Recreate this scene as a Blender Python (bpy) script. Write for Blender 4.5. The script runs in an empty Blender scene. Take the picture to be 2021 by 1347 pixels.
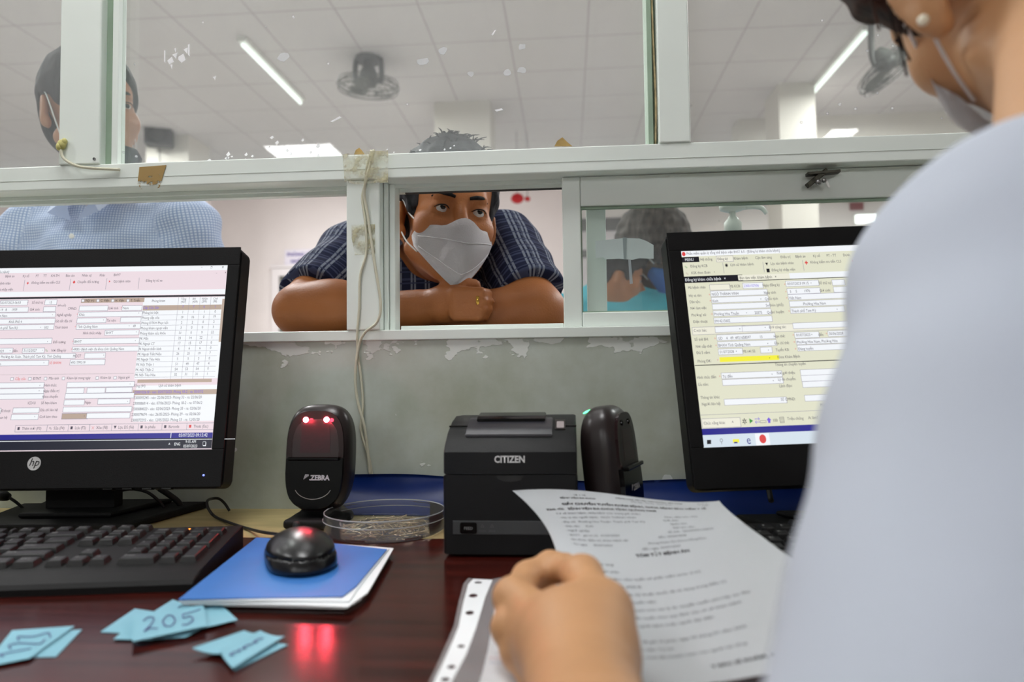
import bpy, bmesh, math, random
import numpy as np
from mathutils import Matrix, Vector, Euler
rng = np.random.default_rng(7); random.seed(7)
SC = bpy.context.scene; COL = SC.collection
rad = math.radians

# ------------------------------------------------ camera, world, lights, exposure
FPX, CX, CY = 1400.0, 1010.5, 673.5
CAM_LOC = Vector((0, 0, .94))
CAM_M = Matrix.Rotation(rad(4.5), 3, 'Z') @ Matrix.Rotation(rad(92.6), 3, 'X') @ Matrix.Rotation(rad(-.69), 3, 'Z')
cam = bpy.data.cameras.new('camera'); cam_o = bpy.data.objects.new('camera', cam); COL.objects.link(cam_o)
cam_o.matrix_world = Matrix.Translation(CAM_LOC) @ CAM_M.to_4x4()
cam.sensor_width = 36; cam.lens = FPX * 36 / 2021; cam.clip_start = .01
cam.dof.use_dof = True; cam.dof.focus_distance = 1.0; cam.dof.aperture_fstop = 4.0
SC.camera = cam_o
SC.view_settings.view_transform = 'Standard'; SC.view_settings.look = 'None'
SC.view_settings.exposure = 0.0; SC.view_settings.gamma = 1.0; SC.view_settings.use_curve_mapping = False
w = bpy.data.worlds.new('world'); SC.world = w; w.use_nodes = True
w.node_tree.nodes['Background'].inputs[0].default_value = (.93, .96, 1, 1)
w.node_tree.nodes['Background'].inputs[1].default_value = .30

def area(name, loc, sx, sy, power, color=(1, 1, 1), rot=(0, 0, 0)):
    l = bpy.data.lights.new(name, 'AREA'); l.shape = 'RECTANGLE'; l.size = sx; l.size_y = sy
    l.energy = power; l.color = color
    o = bpy.data.objects.new(name, l); o.location = loc; o.rotation_euler = rot; COL.objects.link(o); return o
# daylight-white lamps of the waiting hall (rows of ceiling tubes) and the office panels, real and added
for hx in (-4.5, -2.0, 2.6):
    for hy in (2.6, 4.4, 6.2):
        area('hall_tube_light', (hx, hy, 3.44), .06, 1.15, 62, (1, .985, .98))
OFFICE_PANELS = [(-2.25, -3.98), (2.27, -3.92), (-2.2, .25), (-.35, .42), (-3.2, -5.3), (-.3, -5.3), (2.6, -5.3)]  # first two mirrored in the glass, others added out of view as fill

def ray(x, y):
    return CAM_M @ Vector(((x - CX) / FPX, -(y - CY) / FPX, -1))
def at(x, y, Y):            # point of the photo ray at depth Y
    d = ray(x, y); return CAM_LOC + d * (Y / d.y)
def atz(x, y, z):           # point of the photo ray on a level surface
    d = ray(x, y); return CAM_LOC + d * ((z - CAM_LOC.z) / d.z)
def pxm(Y): return Y / FPX  # metres per photo pixel at depth Y

# ------------------------------------------------ materials
def lin(c): return tuple((v / 12.92 if v <= .04045 else ((v + .055) / 1.055) ** 2.4) for v in c)
def rgb(r, g, b): return lin((r / 255, g / 255, b / 255))
MATS = {}
def mat(name, col, rough=.5, metal=0, emit=0, var=0, vscale=8, bump=0, bscale=60, alpha=1, spec=.5, coat=0, sss=0, stretch=None, trans=0, coord='Object'):
    if name in MATS: return MATS[name]
    m = bpy.data.materials.new(name); m.use_nodes = True; nt = m.node_tree; N = nt.nodes; L = nt.links
    b = N['Principled BSDF']; b.inputs['Base Color'].default_value = (*col, 1)
    b.inputs['Roughness'].default_value = rough; b.inputs['Metallic'].default_value = metal
    b.inputs['Specular IOR Level'].default_value = spec; b.inputs['Alpha'].default_value = alpha
    b.inputs['Coat Weight'].default_value = coat; b.inputs['Transmission Weight'].default_value = trans
    if sss:
        b.inputs['Subsurface Weight'].default_value = sss; b.inputs['Subsurface Radius'].default_value = (.6, .25, .12)
        b.inputs['Subsurface Scale'].default_value = .01
    if emit:
        b.inputs['Emission Color'].default_value = (*col, 1); b.inputs['Emission Strength'].default_value = emit
    if var or bump:
        tc = N.new('ShaderNodeTexCoord'); mp = N.new('ShaderNodeMapping'); L.new(tc.outputs[coord], mp.inputs[0])
        if stretch: mp.inputs['Scale'].default_value = stretch
    if var:
        n = N.new('ShaderNodeTexNoise'); n.inputs['Scale'].default_value = vscale; n.inputs['Detail'].default_value = 5
        L.new(mp.outputs[0], n.inputs['Vector'])
        r = N.new('ShaderNodeMapRange'); r.inputs[1].default_value = .3; r.inputs[2].default_value = .7
        r.inputs[3].default_value = 1 - var; r.inputs[4].default_value = 1 + var; L.new(n.outputs['Fac'], r.inputs[0])
        v = N.new('ShaderNodeVectorMath'); v.operation = 'SCALE'; v.inputs[0].default_value = col
        L.new(r.outputs[0], v.inputs['Scale']); L.new(v.outputs[0], b.inputs['Base Color'])
    if bump:
        n2 = N.new('ShaderNodeTexNoise'); n2.inputs['Scale'].default_value = bscale; n2.inputs['Detail'].default_value = 4
        L.new(mp.outputs[0], n2.inputs['Vector']); bp = N.new('ShaderNodeBump'); bp.inputs['Strength'].default_value = bump
        bp.inputs['Distance'].default_value = .002; L.new(n2.outputs['Fac'], bp.inputs['Height']); L.new(bp.outputs[0], b.inputs['Normal'])
    MATS[name] = m; return m

def node_mat(name, fn):
    if name in MATS: return MATS[name]
    m = bpy.data.materials.new(name); m.use_nodes = True; fn(m.node_tree, m.node_tree.nodes, m.node_tree.links, m.node_tree.nodes['Principled BSDF'])
    MATS[name] = m; return m

M_FRAME = mat('painted aluminium', rgb(238, 246, 240), .38, var=.03, vscale=6)
M_GROOVE = mat('groove plastic', rgb(150, 172, 150), .5, var=.1, vscale=20)
M_GASKET = mat('dark gasket', rgb(70, 70, 68), .7)
M_BLACK = mat('black plastic', rgb(9, 9, 10), .5, bump=.15, bscale=900, spec=.22)
M_BLACKM = mat('matt black plastic', rgb(13, 13, 14), .6, bump=.2, bscale=700, spec=.25)
M_BLACKG = mat('gloss black plastic', rgb(5, 5, 6), .14, spec=.25)
M_PRINTER = mat('charcoal plastic', rgb(14, 15, 17), .45, bump=.25, bscale=1200, spec=.3)
M_PAPER = mat('white paper', rgb(240, 244, 247), .75, var=.02, vscale=10)
M_INK = mat('printed ink', rgb(70, 72, 84), .8)
M_INKB = mat('dark ink', rgb(38, 38, 48), .8)
M_TICKET = mat('pale blue card', rgb(132, 188, 206), .7, var=.03, vscale=30)
M_PEN = mat('pen ink', rgb(86, 78, 140), .7)
M_PEND = mat('dark pen ink', rgb(50, 56, 84), .7)
M_WHITE = mat('white plastic', rgb(232, 232, 228), .35)
M_CREAM = mat('cream cable jacket', rgb(214, 212, 190), .5)
M_TAPE = mat('aged tape', rgb(170, 140, 80), .6, var=.35, vscale=70)
M_METAL = mat('steel', rgb(150, 150, 150), .35, metal=.9, var=.15, vscale=80)
M_CABLE = mat('black cable', rgb(18, 18, 18), .5)

def dust_glass(name, dust, speck):
    def f(nt, N, L, b):
        N.remove(b); out = N['Material Output']
        tr = N.new('ShaderNodeBsdfTransparent'); tr.inputs[0].default_value = (.93, .965, .95, 1)
        gl = N.new('ShaderNodeBsdfGlossy'); gl.inputs['Roughness'].default_value = .015
        fr = N.new('ShaderNodeFresnel'); fr.inputs[0].default_value = 1.5
        ge = N.new('ShaderNodeNewGeometry'); bf = N.new('ShaderNodeMath'); bf.operation = 'SUBTRACT'; bf.inputs[0].default_value = 1; L.new(ge.outputs['Backfacing'], bf.inputs[1])
        fm = N.new('ShaderNodeMath'); fm.operation = 'MULTIPLY'; L.new(fr.outputs[0], fm.inputs[0]); L.new(bf.outputs[0], fm.inputs[1]); f2 = N.new('ShaderNodeMath'); f2.operation = 'MULTIPLY'; f2.inputs[1].default_value = 1.8; L.new(fm.outputs[0], f2.inputs[0])
        m1 = N.new('ShaderNodeMixShader'); L.new(f2.outputs[0], m1.inputs[0]); L.new(tr.outputs[0], m1.inputs[1]); L.new(gl.outputs[0], m1.inputs[2])
        df = N.new('ShaderNodeBsdfDiffuse'); df.inputs[0].default_value = (.85, .85, .88, 1)
        tc = N.new('ShaderNodeTexCoord')
        n = N.new('ShaderNodeTexNoise'); n.inputs['Scale'].default_value = 5; n.inputs['Detail'].default_value = 6; L.new(tc.outputs['Object'], n.inputs['Vector'])
        r = N.new('ShaderNodeMapRange'); r.inputs[1].default_value = .35; r.inputs[2].default_value = .75; r.inputs[3].default_value = dust * .75; r.inputs[4].default_value = dust * 1.35
        L.new(n.outputs['Fac'], r.inputs[0])
        vo = N.new('ShaderNodeTexVoronoi'); vo.inputs['Scale'].default_value = 34; L.new(tc.outputs['Object'], vo.inputs['Vector'])
        lt = N.new('ShaderNodeMapRange'); lt.inputs[1].default_value = .035; lt.inputs[2].default_value = .09; lt.inputs[3].default_value = speck; lt.inputs[4].default_value = 0
        L.new(vo.outputs['Distance'], lt.inputs[0])
        n3 = N.new('ShaderNodeTexNoise'); n3.inputs['Scale'].default_value = 7; L.new(tc.outputs['Object'], n3.inputs['Vector'])
        g = N.new('ShaderNodeMath'); g.operation = 'GREATER_THAN'; g.inputs[1].default_value = .55; L.new(n3.outputs['Fac'], g.inputs[0])
        mm = N.new('ShaderNodeMath'); mm.operation = 'MULTIPLY'; L.new(lt.outputs[0], mm.inputs[0]); L.new(g.outputs[0], mm.inputs[1])
        ad = N.new('ShaderNodeMath'); ad.operation = 'ADD'; ad.use_clamp = True; L.new(r.outputs[0], ad.inputs[0]); L.new(mm.outputs[0], ad.inputs[1])
        m2 = N.new('ShaderNodeMixShader'); L.new(ad.outputs[0], m2.inputs[0]); L.new(m1.outputs[0], m2.inputs[1]); L.new(df.outputs[0], m2.inputs[2])
        L.new(m2.outputs[0], out.inputs[0])
    return node_mat(name, f)
M_GLASS_UP = dust_glass('dusty window glass', .12, .5)
M_GLASS_LOW = dust_glass('clean window glass', .08, .2)

# ------------------------------------------------ object helpers
WM = {}                                         # world matrices of roots
def props(o, label=None, cat=None, group=None, kind=None):
    if label: o['label'] = label
    if cat: o['category'] = cat
    if group: o['group'] = group
    if kind: o['kind'] = kind
    return o
def thing(name, loc, label, cat, rot=(0, 0, 0), group=None, kind=None):
    o = bpy.data.objects.new(name, None); o.empty_display_size = .05
    m = Matrix.Translation(Vector(loc)) @ (rot.to_4x4() if isinstance(rot, Matrix) else Euler(rot).to_matrix().to_4x4())
    o.matrix_world = m; o.matrix_local = m; COL.objects.link(o); WM[o.name] = m
    return props(o, label, cat, group, kind)
def link_mesh(name, me, mats, parent=None, smooth=False, origin=None, **kw):
    me.name = name
    o = bpy.data.objects.new(name, me)
    if parent is not None: o.parent = parent; WM[o.name] = WM.get(parent.name, Matrix())
    COL.objects.link(o)
    if mats is not None:
        for m in (mats if isinstance(mats, (list, tuple)) else [mats]): me.materials.append(m)
    if smooth:
        me.shade_smooth()
    props(o, kw.get('label'), kw.get('cat'), kw.get('group'), kw.get('kind'))
    return o
def obj(name, bm, mats, parent=None, world=False, smooth=False, auto=None, **kw):
    """link a bmesh as one object; world=True means its coordinates are world ones"""
    if world and parent is not None:
        bm.transform(WM[parent.name].inverted())
    org = None
    if parent is None:
        vs = [v.co for v in bm.verts]
        if vs:
            lo = Vector([min(v[i] for v in vs) for i in range(3)]); hi = Vector([max(v[i] for v in vs) for i in range(3)])
            org = Vector(((lo.x + hi.x) / 2, (lo.y + hi.y) / 2, lo.z)); bm.transform(Matrix.Translation(-org))
    bmesh.ops.recalc_face_normals(bm, faces=bm.faces[:]) if kw.pop('recalc', True) else None
    me = bpy.data.meshes.new(name); bm.to_mesh(me); bm.free()
    if auto is not None:
        me.shade_smooth()
        try: me.set_sharp_from_angle(angle=rad(auto))
        except Exception: pass
    o = link_mesh(name, me, mats, parent, smooth, **kw)
    if org is not None: o.location = org; WM[o.name] = Matrix.Translation(org)
    return o
def B(): return bmesh.new()
def box(bm, lo, hi, bev=0, M=None, mi=0, seg=2):
    lo = Vector(lo); hi = Vector(hi); c = (lo + hi) / 2; s = hi - lo
    r = bmesh.ops.create_cube(bm, size=1, matrix=Matrix.Translation(c) @ Matrix.Diagonal((*s, 1)))
    vs = r['verts']; fs = set(f for v in vs for f in v.link_faces)
    if bev:
        es = list(set(e for v in vs for e in v.link_edges))
        rr = bmesh.ops.bevel(bm, geom=es, offset=bev, segments=seg, affect='EDGES', profile=.5, clamp_overlap=True)
        fs = set(rr['faces']) | set(f for f in fs if f.is_valid); vs = list(set(v for f in fs for v in f.verts))
    for f in fs: f.material_index = mi
    if M is not None: bmesh.ops.transform(bm, matrix=M, verts=vs)
    return vs
def prism(bm, pts, z0, z1, M=None, mi=0, bev=0):
    """closed outline in XY lifted from z0 to z1"""
    a = [bm.verts.new((p[0], p[1], z0)) for p in pts]; b = [bm.verts.new((p[0], p[1], z1)) for p in pts]
    fs = [bm.faces.new(a[::-1]), bm.faces.new(b)]; n = len(pts)
    for i in range(n): fs.append(bm.faces.new((a[i], a[(i + 1) % n], b[(i + 1) % n], b[i])))
    vs = a + b
    if bev:
        es = list(set(e for f in fs[:2] for e in f.edges))
        rr = bmesh.ops.bevel(bm, geom=es, offset=bev, segments=2, affect='EDGES', profile=.5)
        fs = [f for f in fs if f.is_valid] + rr['faces']; vs = list(set(v for f in fs for v in f.verts))
    for f in fs: f.material_index = mi
    if M is not None: bmesh.ops.transform(bm, matrix=M, verts=vs)
    return vs
def lathe(bm, prof, n=48, M=None, mi=0, cap=False):
    rings = []
    for r, z in prof:
        rings.append([bm.verts.new((r * math.cos(t * 2 * math.pi / n), r * math.sin(t * 2 * math.pi / n), z)) for t in range(n)])
    for a, b in zip(rings, rings[1:]):
        for i in range(n):
            f = bm.faces.new((a[i], a[(i + 1) % n], b[(i + 1) % n], b[i])); f.material_index = mi
    if cap:
        for r in (rings[0], rings[-1]):
            f = bm.faces.new(r); f.material_index = mi
    vs = [v for r in rings for v in r]
    if M is not None: bmesh.ops.transform(bm, matrix=M, verts=vs)
    return vs
def spline(pts, n=8):
    P = [Vector(p) for p in pts]
    if len(P) < 3: return P
    out = []; Q = [P[0] * 2 - P[1]] + P + [P[-1] * 2 - P[-2]]
    for i in range(1, len(Q) - 2):
        for k in range(n):
            t = k / n; a, b, c, d = Q[i - 1], Q[i], Q[i + 1], Q[i + 2]
            out.append(.5 * ((2 * b) + (c - a) * t + (2 * a - 5 * b + 4 * c - d) * t * t + (3 * b - a - 3 * c + d) * t ** 3))
    out.append(P[-1]); return out
def tube(bm, pts, r, n=10, mi=0, sm=8, flat=None):
    """round tube through points; r number or list; flat=(normal,ratio) squashes it to a band"""
    P = spline(pts, sm) if sm else [Vector(p) for p in pts]
    m = len(P); rings = []; up = Vector((0, 0, 1)); prev = None
    for i, p in enumerate(P):
        t = (P[min(i + 1, m - 1)] - P[max(i - 1, 0)]).normalized()
        if prev is None:
            a = t.cross(up if abs(t.z) < .9 else Vector((1, 0, 0))).normalized()
        else:
            a = (prev - t * prev.dot(t)).normalized()
        prev = a; b = t.cross(a)
        rr = r if not isinstance(r, (list, tuple)) else float(np.interp(i / (m - 1), np.linspace(0, 1, len(r)), r))
        rings.append([bm.verts.new(p + (a * math.cos(k * 2 * math.pi / n) + b * math.sin(k * 2 * math.pi / n)) * rr) for k in range(n)])
    for a, b in zip(rings, rings[1:]):
        for i in range(n): bm.faces.new((a[i], a[(i + 1) % n], b[(i + 1) % n], b[i])).material_index = mi
    bm.faces.new(rings[0][::-1]).material_index = mi; bm.faces.new(rings[-1]).material_index = mi
    return [v for q in rings for v in q]
def sphere(bm, c, r, M=None, mi=0, u=20, v=12):
    rr = bmesh.ops.create_uvsphere(bm, u_segments=u, v_segments=v, radius=1)
    S = Matrix.Diagonal((*(r if isinstance(r, (tuple, list)) else (r, r, r)), 1))
    bmesh.ops.transform(bm, matrix=(M or Matrix()) @ Matrix.Translation(Vector(c)) @ S, verts=rr['verts'])
    for f in set(f for q in rr['verts'] for f in q.link_faces): f.material_index = mi; f.smooth = True
    return rr['verts']
def rrect(w, h, r, n=5):
    out = []
    for cx, cy, a0 in ((w / 2 - r, h / 2 - r, 0), (-w / 2 + r, h / 2 - r, 90), (-w / 2 + r, -h / 2 + r, 180), (w / 2 - r, -h / 2 + r, 270)):
        for k in range(n + 1):
            a = rad(a0 + 90 * k / n); out.append((cx + r * math.cos(a), cy + r * math.sin(a)))
    return out
_tc = bpy.data.curves.new('txt', 'FONT'); _to = bpy.data.objects.new('txt', _tc)
def text(bm, s, size, M, mi=0, align='LEFT', bold=0, sx=1, fn=None, shear=0):
    _tc.body = s.replace('Đ', '\u00d0'); _tc.size = size; _tc.align_x = align; _tc.offset = bold; _tc.resolution_u = 2; _tc.shear = shear
    me = bpy.data.meshes.new_from_object(_to)
    if fn:
        for v in me.vertices: v.co = fn(v.co.copy())
    else: me.transform(M @ Matrix.Diagonal((sx, 1, 1, 1)))
    for p in me.polygons: p.material_index = mi
    bm.from_mesh(me); bpy.data.meshes.remove(me)
def copy_tree(o, parent=None):
    c = o.copy(); COL.objects.link(c)
    if parent is not None:
        c.parent = parent
        if 'category' in c: del c['category']
    for ch in list(o.children): copy_tree(ch, c)
    return c
def place(o, loc, rotz=0, **kw):
    m = Matrix.Translation(Vector(loc)) @ Matrix.Rotation(rotz, 4, 'Z'); o.matrix_local = m; WM[o.name] = m
    props(o, **kw); return o
# ------------------------------------------------ the room shell
FLOOR_M = mat('hall floor tile', rgb(190, 186, 180), .25, var=.05, vscale=3)
def ceil_mat(nt, N, L, b):
    tc = N.new('ShaderNodeTexCoord'); sp = N.new('ShaderNodeSeparateXYZ'); L.new(tc.outputs['Object'], sp.inputs[0])
    lines = []
    for ax, off in (('X', .12), ('Y', .03)):
        a = N.new('ShaderNodeMath'); a.operation = 'ADD'; a.inputs[1].default_value = off + 60; L.new(sp.outputs[ax], a.inputs[0])
        m = N.new('ShaderNodeMath'); m.operation = 'MODULO'; m.inputs[1].default_value = .6; L.new(a.outputs[0], m.inputs[0])
        l = N.new('ShaderNodeMath'); l.operation = 'LESS_THAN'; l.inputs[1].default_value = .012; L.new(m.outputs[0], l.inputs[0]); lines.append(l)
    mx = N.new('ShaderNodeMath'); mx.operation = 'MAXIMUM'; L.new(lines[0].outputs[0], mx.inputs[0]); L.new(lines[1].outputs[0], mx.inputs[1])
    mix = N.new('ShaderNodeMix'); mix.data_type = 'RGBA'; mix.inputs[6].default_value = (*rgb(200, 195, 196), 1); mix.inputs[7].default_value = (*rgb(168, 160, 161), 1)
    L.new(mx.outputs[0], mix.inputs[0]); L.new(mix.outputs[2], b.inputs['Base Color']); b.inputs['Roughness'].default_value = .85
M_CEIL = node_mat('gridded ceiling tile', ceil_mat)
M_HALLWALL = mat('hall wall paint', rgb(236, 230, 229), .8, var=.03, vscale=1.5)
M_COLUMN = mat('column paint', rgb(212, 206, 198), .8, var=.04, vscale=2)
M_OFFICE = mat('office wall paint', rgb(150, 152, 148), .8)
def S(name, lo, hi, m, bev=0, **kw):
    bm = B(); box(bm, lo, hi, bev); return obj(name, bm, m, kind='structure', **kw)
HX0, HX1, HY1, CZ = -9.0, 6.0, 8.6, 3.54
S('floor', (HX0, -6, -.08), (HX1, HY1, 0), FLOOR_M)
S('ceiling', (HX0, 1.06, CZ), (HX1, HY1, CZ + .08), M_CEIL)
S('ceiling', (HX0, -6, 2.9), (HX1, 1.10, 2.98), M_CEIL)
S('wall_header', (HX0, 1.06, 2.98), (HX1, 1.12, 3.54), M_OFFICE)
S('wall_back', (HX0, HY1, 0), (HX1, HY1 + .1, CZ), M_HALLWALL)
S('baseboard_back', (HX0, HY1 - .02, 0), (HX1, HY1, 1.22), mat('hall dado paint', rgb(228, 220, 218), .6))
S('wall_office', (HX0, -6.1, 0), (HX1, -6, 2.9), M_OFFICE)
S('wall_right', (HX1, -6, 0), (HX1 + .1, HY1, CZ), M_HALLWALL)
S('wall_left', (HX0 - .1, -6, 0), (HX0, HY1, CZ), M_HALLWALL)
# columns and a beam of the hall
def pillar(x0, x1, y, ytop_Y, name='wall_pillar', top=CZ):
    a = at(x0, 300, y).x; b = at(x1, 300, y).x
    return S(name, (a, y, 0), (b, y + .45, top), M_COLUMN)
pillar(858, 968, 6.6, 0)
pillar(1540, 1612, 6.5, 0)
pillar(288, 372, 7.2, 0)
S('wall_beam', (at(1505, 200, 6.5).x, 7.4, 3.12), (HX1, 7.7, CZ), M_COLUMN)

# office ceiling LED panels; the overhead and rear ones are unseen, added for fill
M_LEDS = [mat('led diffuser', (1, 1, 1), .5, emit=30), mat('overhead fill diffuser', (1, 1, 1), .5, emit=20), mat('rear fill diffuser', (1, 1, 1), .5, emit=48)]
for i, (px_, py_) in enumerate(OFFICE_PANELS):
    t = thing('ceiling_light', (px_, py_, 2.9), ['square white LED panel of the office ceiling reflected in the middle pane', 'small white lamp of the office ceiling reflected in the right-hand pane', 'added fill light panel overhead on the left, out of view', 'added fill light panel above the desk, out of view', 'added fill light panel at the rear left, out of view', 'added fill light panel at the rear middle, out of view', 'added fill light panel at the rear right, out of view'][i], 'ceiling light')
    q_ = .36 if i == 1 else 1; bm = B(); box(bm, (-.31 * q_, -.31 * q_, -.02), (.31 * q_, .31 * q_, 0), .003); obj('panel_frame', bm, M_WHITE, t)
    bm = B(); box(bm, (-.285 * q_, -.285 * q_, -.023), (.285 * q_, .285 * q_, -.0195)); obj('diffuser', bm, M_LEDS[(0, 0, 1, 1, 2, 2, 2)[i]], t)
# hall fluorescent battens
M_TUBE = mat('lit tube', rgb(240, 250, 245), .5, emit=1.6)
def batten(x, y, label, grp='hall ceiling tubes'):
    t = thing('tube_light', (x, y, CZ), label, 'tube light', group=None)
    bm = B(); box(bm, (-.035, -.61, -.04), (.035, .61, 0), .004); obj('fitting', bm, M_WHITE, t)
    bm = B(); tube(bm, [(0, -.59, -.06), (0, .59, -.06)], .014, 12, sm=0); obj('tube', bm, M_TUBE, t, smooth=True)
a, b = atz(487, 78, CZ), atz(587, 188, CZ); batten((a.x + b.x) / 2, (a.y + b.y) / 2, 'lit fluorescent tube on the hall ceiling left of the central fan')
a, b = atz(1600, 170, CZ), atz(1722, 55, CZ); batten((a.x + b.x) / 2 - .02, (a.y + b.y) / 2, 'lit fluorescent tube on the hall ceiling beside the right-hand fan')

# ------------------------------------------------ partition: low wall, rails, posts, glass
PY = 1.0                                      # front face of the partition
def wall_m(nt, N, L, b):
    tc = N.new('ShaderNodeTexCoord')
    n = N.new('ShaderNodeTexNoise'); n.inputs['Scale'].default_value = 7; n.inputs['Detail'].default_value = 7; n.inputs['Roughness'].default_value = .62; L.new(tc.outputs['Object'], n.inputs['Vector'])
    cr = N.new('ShaderNodeValToRGB'); cr.color_ramp.elements[0].position = .3; cr.color_ramp.elements[0].color = (*rgb(168, 175, 156), 1)
    cr.color_ramp.elements[1].position = .68; cr.color_ramp.elements[1].color = (*rgb(200, 208, 200), 1)
    L.new(n.outputs['Fac'], cr.inputs[0])
    sp = N.new('ShaderNodeSeparateXYZ'); L.new(tc.outputs['Object'], sp.inputs[0])
    # flaking, paler patches along the top edge of the panel
    mp = N.new('ShaderNodeMapping'); mp.inputs['Scale'].default_value = (1, 1, 1.6); L.new(tc.outputs['Object'], mp.inputs[0])
    n2 = N.new('ShaderNodeTexNoise'); n2.inputs['Scale'].default_value = 26; n2.inputs['Detail'].default_value = 3; L.new(mp.outputs[0], n2.inputs['Vector'])
    h = N.new('ShaderNodeMapRange'); h.inputs[1].default_value = .195; h.inputs[2].default_value = .236; h.inputs[3].default_value = 0; h.inputs[4].default_value = .26; L.new(sp.outputs['Z'], h.inputs[0])
    s = N.new('ShaderNodeMath'); s.operation = 'ADD'; L.new(n2.outputs['Fac'], s.inputs[0]); L.new(h.outputs[0], s.inputs[1])
    g = N.new('ShaderNodeMapRange'); g.inputs[1].default_value = .735; g.inputs[2].default_value = .75; L.new(s.outputs[0], g.inputs[0])
    mix = N.new('ShaderNodeMix'); mix.data_type = 'RGBA'; mix.inputs[7].default_value = (*rgb(228, 233, 228), 1)
    L.new(g.outputs[0], mix.inputs[0]); L.new(cr.outputs[0], mix.inputs[6])
    n4 = N.new('ShaderNodeTexNoise'); n4.inputs['Scale'].default_value = 9; L.new(tc.outputs['Object'], n4.inputs['Vector'])
    h2 = N.new('ShaderNodeMapRange'); h2.inputs[1].default_value = .2375; h2.inputs[2].default_value = .241; h2.inputs[3].default_value = 0; h2.inputs[4].default_value = .6; L.new(sp.outputs['Z'], h2.inputs[0])
    m3 = N.new('ShaderNodeMath'); m3.operation = 'MULTIPLY'; L.new(h2.outputs[0], m3.inputs[0]); L.new(n4.outputs['Fac'], m3.inputs[1])
    g3 = N.new('ShaderNodeMapRange'); g3.inputs[1].default_value = .28; g3.inputs[2].default_value = .33; L.new(m3.outputs[0], g3.inputs[0])
    mix2 = N.new('ShaderNodeMix'); mix2.data_type = 'RGBA'; mix2.inputs[7].default_value = (*rgb(128, 108, 80), 1)
    L.new(g3.outputs[0], mix2.inputs[0]); L.new(mix.outputs[2], mix2.inputs[6]); L.new(mix2.outputs[2], b.inputs['Base Color'])
    b.inputs['Roughness'].default_value = .55
    bp = N.new('ShaderNodeBump'); bp.inputs['Strength'].default_value = .35; bp.inputs['Distance'].default_value = .002
    L.new(g.outputs[0], bp.inputs['Height']); L.new(bp.outputs[0], b.inputs['Normal'])
M_LOWWALL = node_mat('worn laminate panel', wall_m)
bm = B(); box(bm, (HX0, PY, 0), (HX1, PY + .06, .75)); box(bm, (HX0, PY, .75), (HX1, PY + .06, .99))
o = obj('wall_front', bm, M_LOWWALL, kind='structure')
# shift origin so that the pattern is measured from the desk level
o.data.transform(Matrix.Translation((0, 0, -.75))); o.location.z += .75
S('trim_1', (HX0, PY - .004, .989), (HX1, PY + .085, 1.004), M_FRAME, .0015)              # sill rail
S('trim_2', (HX0, PY + .085, .95), (HX1, PY + .42, .985), mat('outer ledge laminate', rgb(150, 140, 130), .4), .002)
# top rail with its tracks
bm = B()
box(bm, (HX0, PY - .01, 1.222), (HX1, PY + .06, 1.258), .0015)
box(bm, (HX0, PY + .0602, 1.222), (HX1, PY + .085, 1.262), .001)
box(bm, (HX0, PY + .024, 1.2165), (HX1, PY + .0265, 1.2219)); box(bm, (HX0, PY + .050, 1.2165), (HX1, PY + .0525, 1.2219))
obj('trim_3', bm, M_FRAME, kind='structure')
bm = B(); box(bm, (HX0, PY - .0105, 1.2362), (HX1, PY - .0099, 1.2368)); obj('trim_4', bm, mat('seam shade', rgb(200, 208, 200), .6), kind='structure')

# posts above the rail
def post(name, pxl, pxr, groove, Y0=PY - .012, z0=1.258, z1=2.9, y=328):
    xa, xb = at(pxl, y, PY).x, at(pxr, y, PY).x
    t = thing(name, ((xa + xb) / 2, PY + .02, z0), None, None, kind='structure')
    return t, xa, xb
t, xa, xb = post('trim_5', 126, 206, 1)
bm = B(); box(bm, (xa, PY - .012, 1.258), (xb, PY + .05, 2.9), .002); obj('post', bm, M_FRAME, t, world=True)
g0, g1 = at(206, 328, PY).x, at(222, 328, PY).x
bm = B(); box(bm, (g0 + .0002, PY + .002, 1.258), (g1, PY + .021, 2.9)); obj('groove', bm, M_GROOVE, t, world=True)
g2 = at(237, 328, PY).x
bm = B(); box(bm, (g1 + .0002, PY - .004, 1.258), (g2 - .002, PY + .006, 2.9), .001); obj('glazing_bead', bm, M_FRAME, t, world=True)
bm = B(); c = at(186, 314, PY - .0125); lathe(bm, [(0.0001, 0), (.0022, 0), (.0022, .001)], 12, Matrix.Translation((c.x, PY - .0122, c.z)) @ Matrix.Rotation(rad(90), 4, 'X'))
obj('screw', bm, M_METAL, t, world=True)
t, xa, xb = post('trim_6', 1300, 1362, 1)
bm = B(); box(bm, (xa, PY - .012, 1.258), (xb, PY + .05, 2.9), .002); obj('post', bm, M_FRAME, t, world=True)
g0, g1, g2 = at(1280, 285, PY).x, at(1290, 285, PY).x, xa
bm = B(); box(bm, (g0, PY - .002, 1.258), (g1, PY + .04, 2.9), .001); obj('glazing_bead', bm, M_GROOVE, t, world=True)
bm = B(); box(bm, (g1 + .0002, PY + .01, 1.258), (g2 - .0002, PY + .04, 2.9)); obj('groove', bm, M_GROOVE, t, world=True)
bm = B(); tube(bm, [(g1 + .003, PY + .004, 1.262), (g1 + .0045, PY + .003, 1.32), (g1 + .003, PY + .004, 1.40), (g1 + .002, PY + .003, 1.47), (g1 + .003, PY + .004, 1.56)], .0016, 8)
obj('silicone_bead', bm, mat('aged silicone', rgb(190, 170, 130), .3, var=.4, vscale=60), t, world=True, smooth=True)

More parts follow.
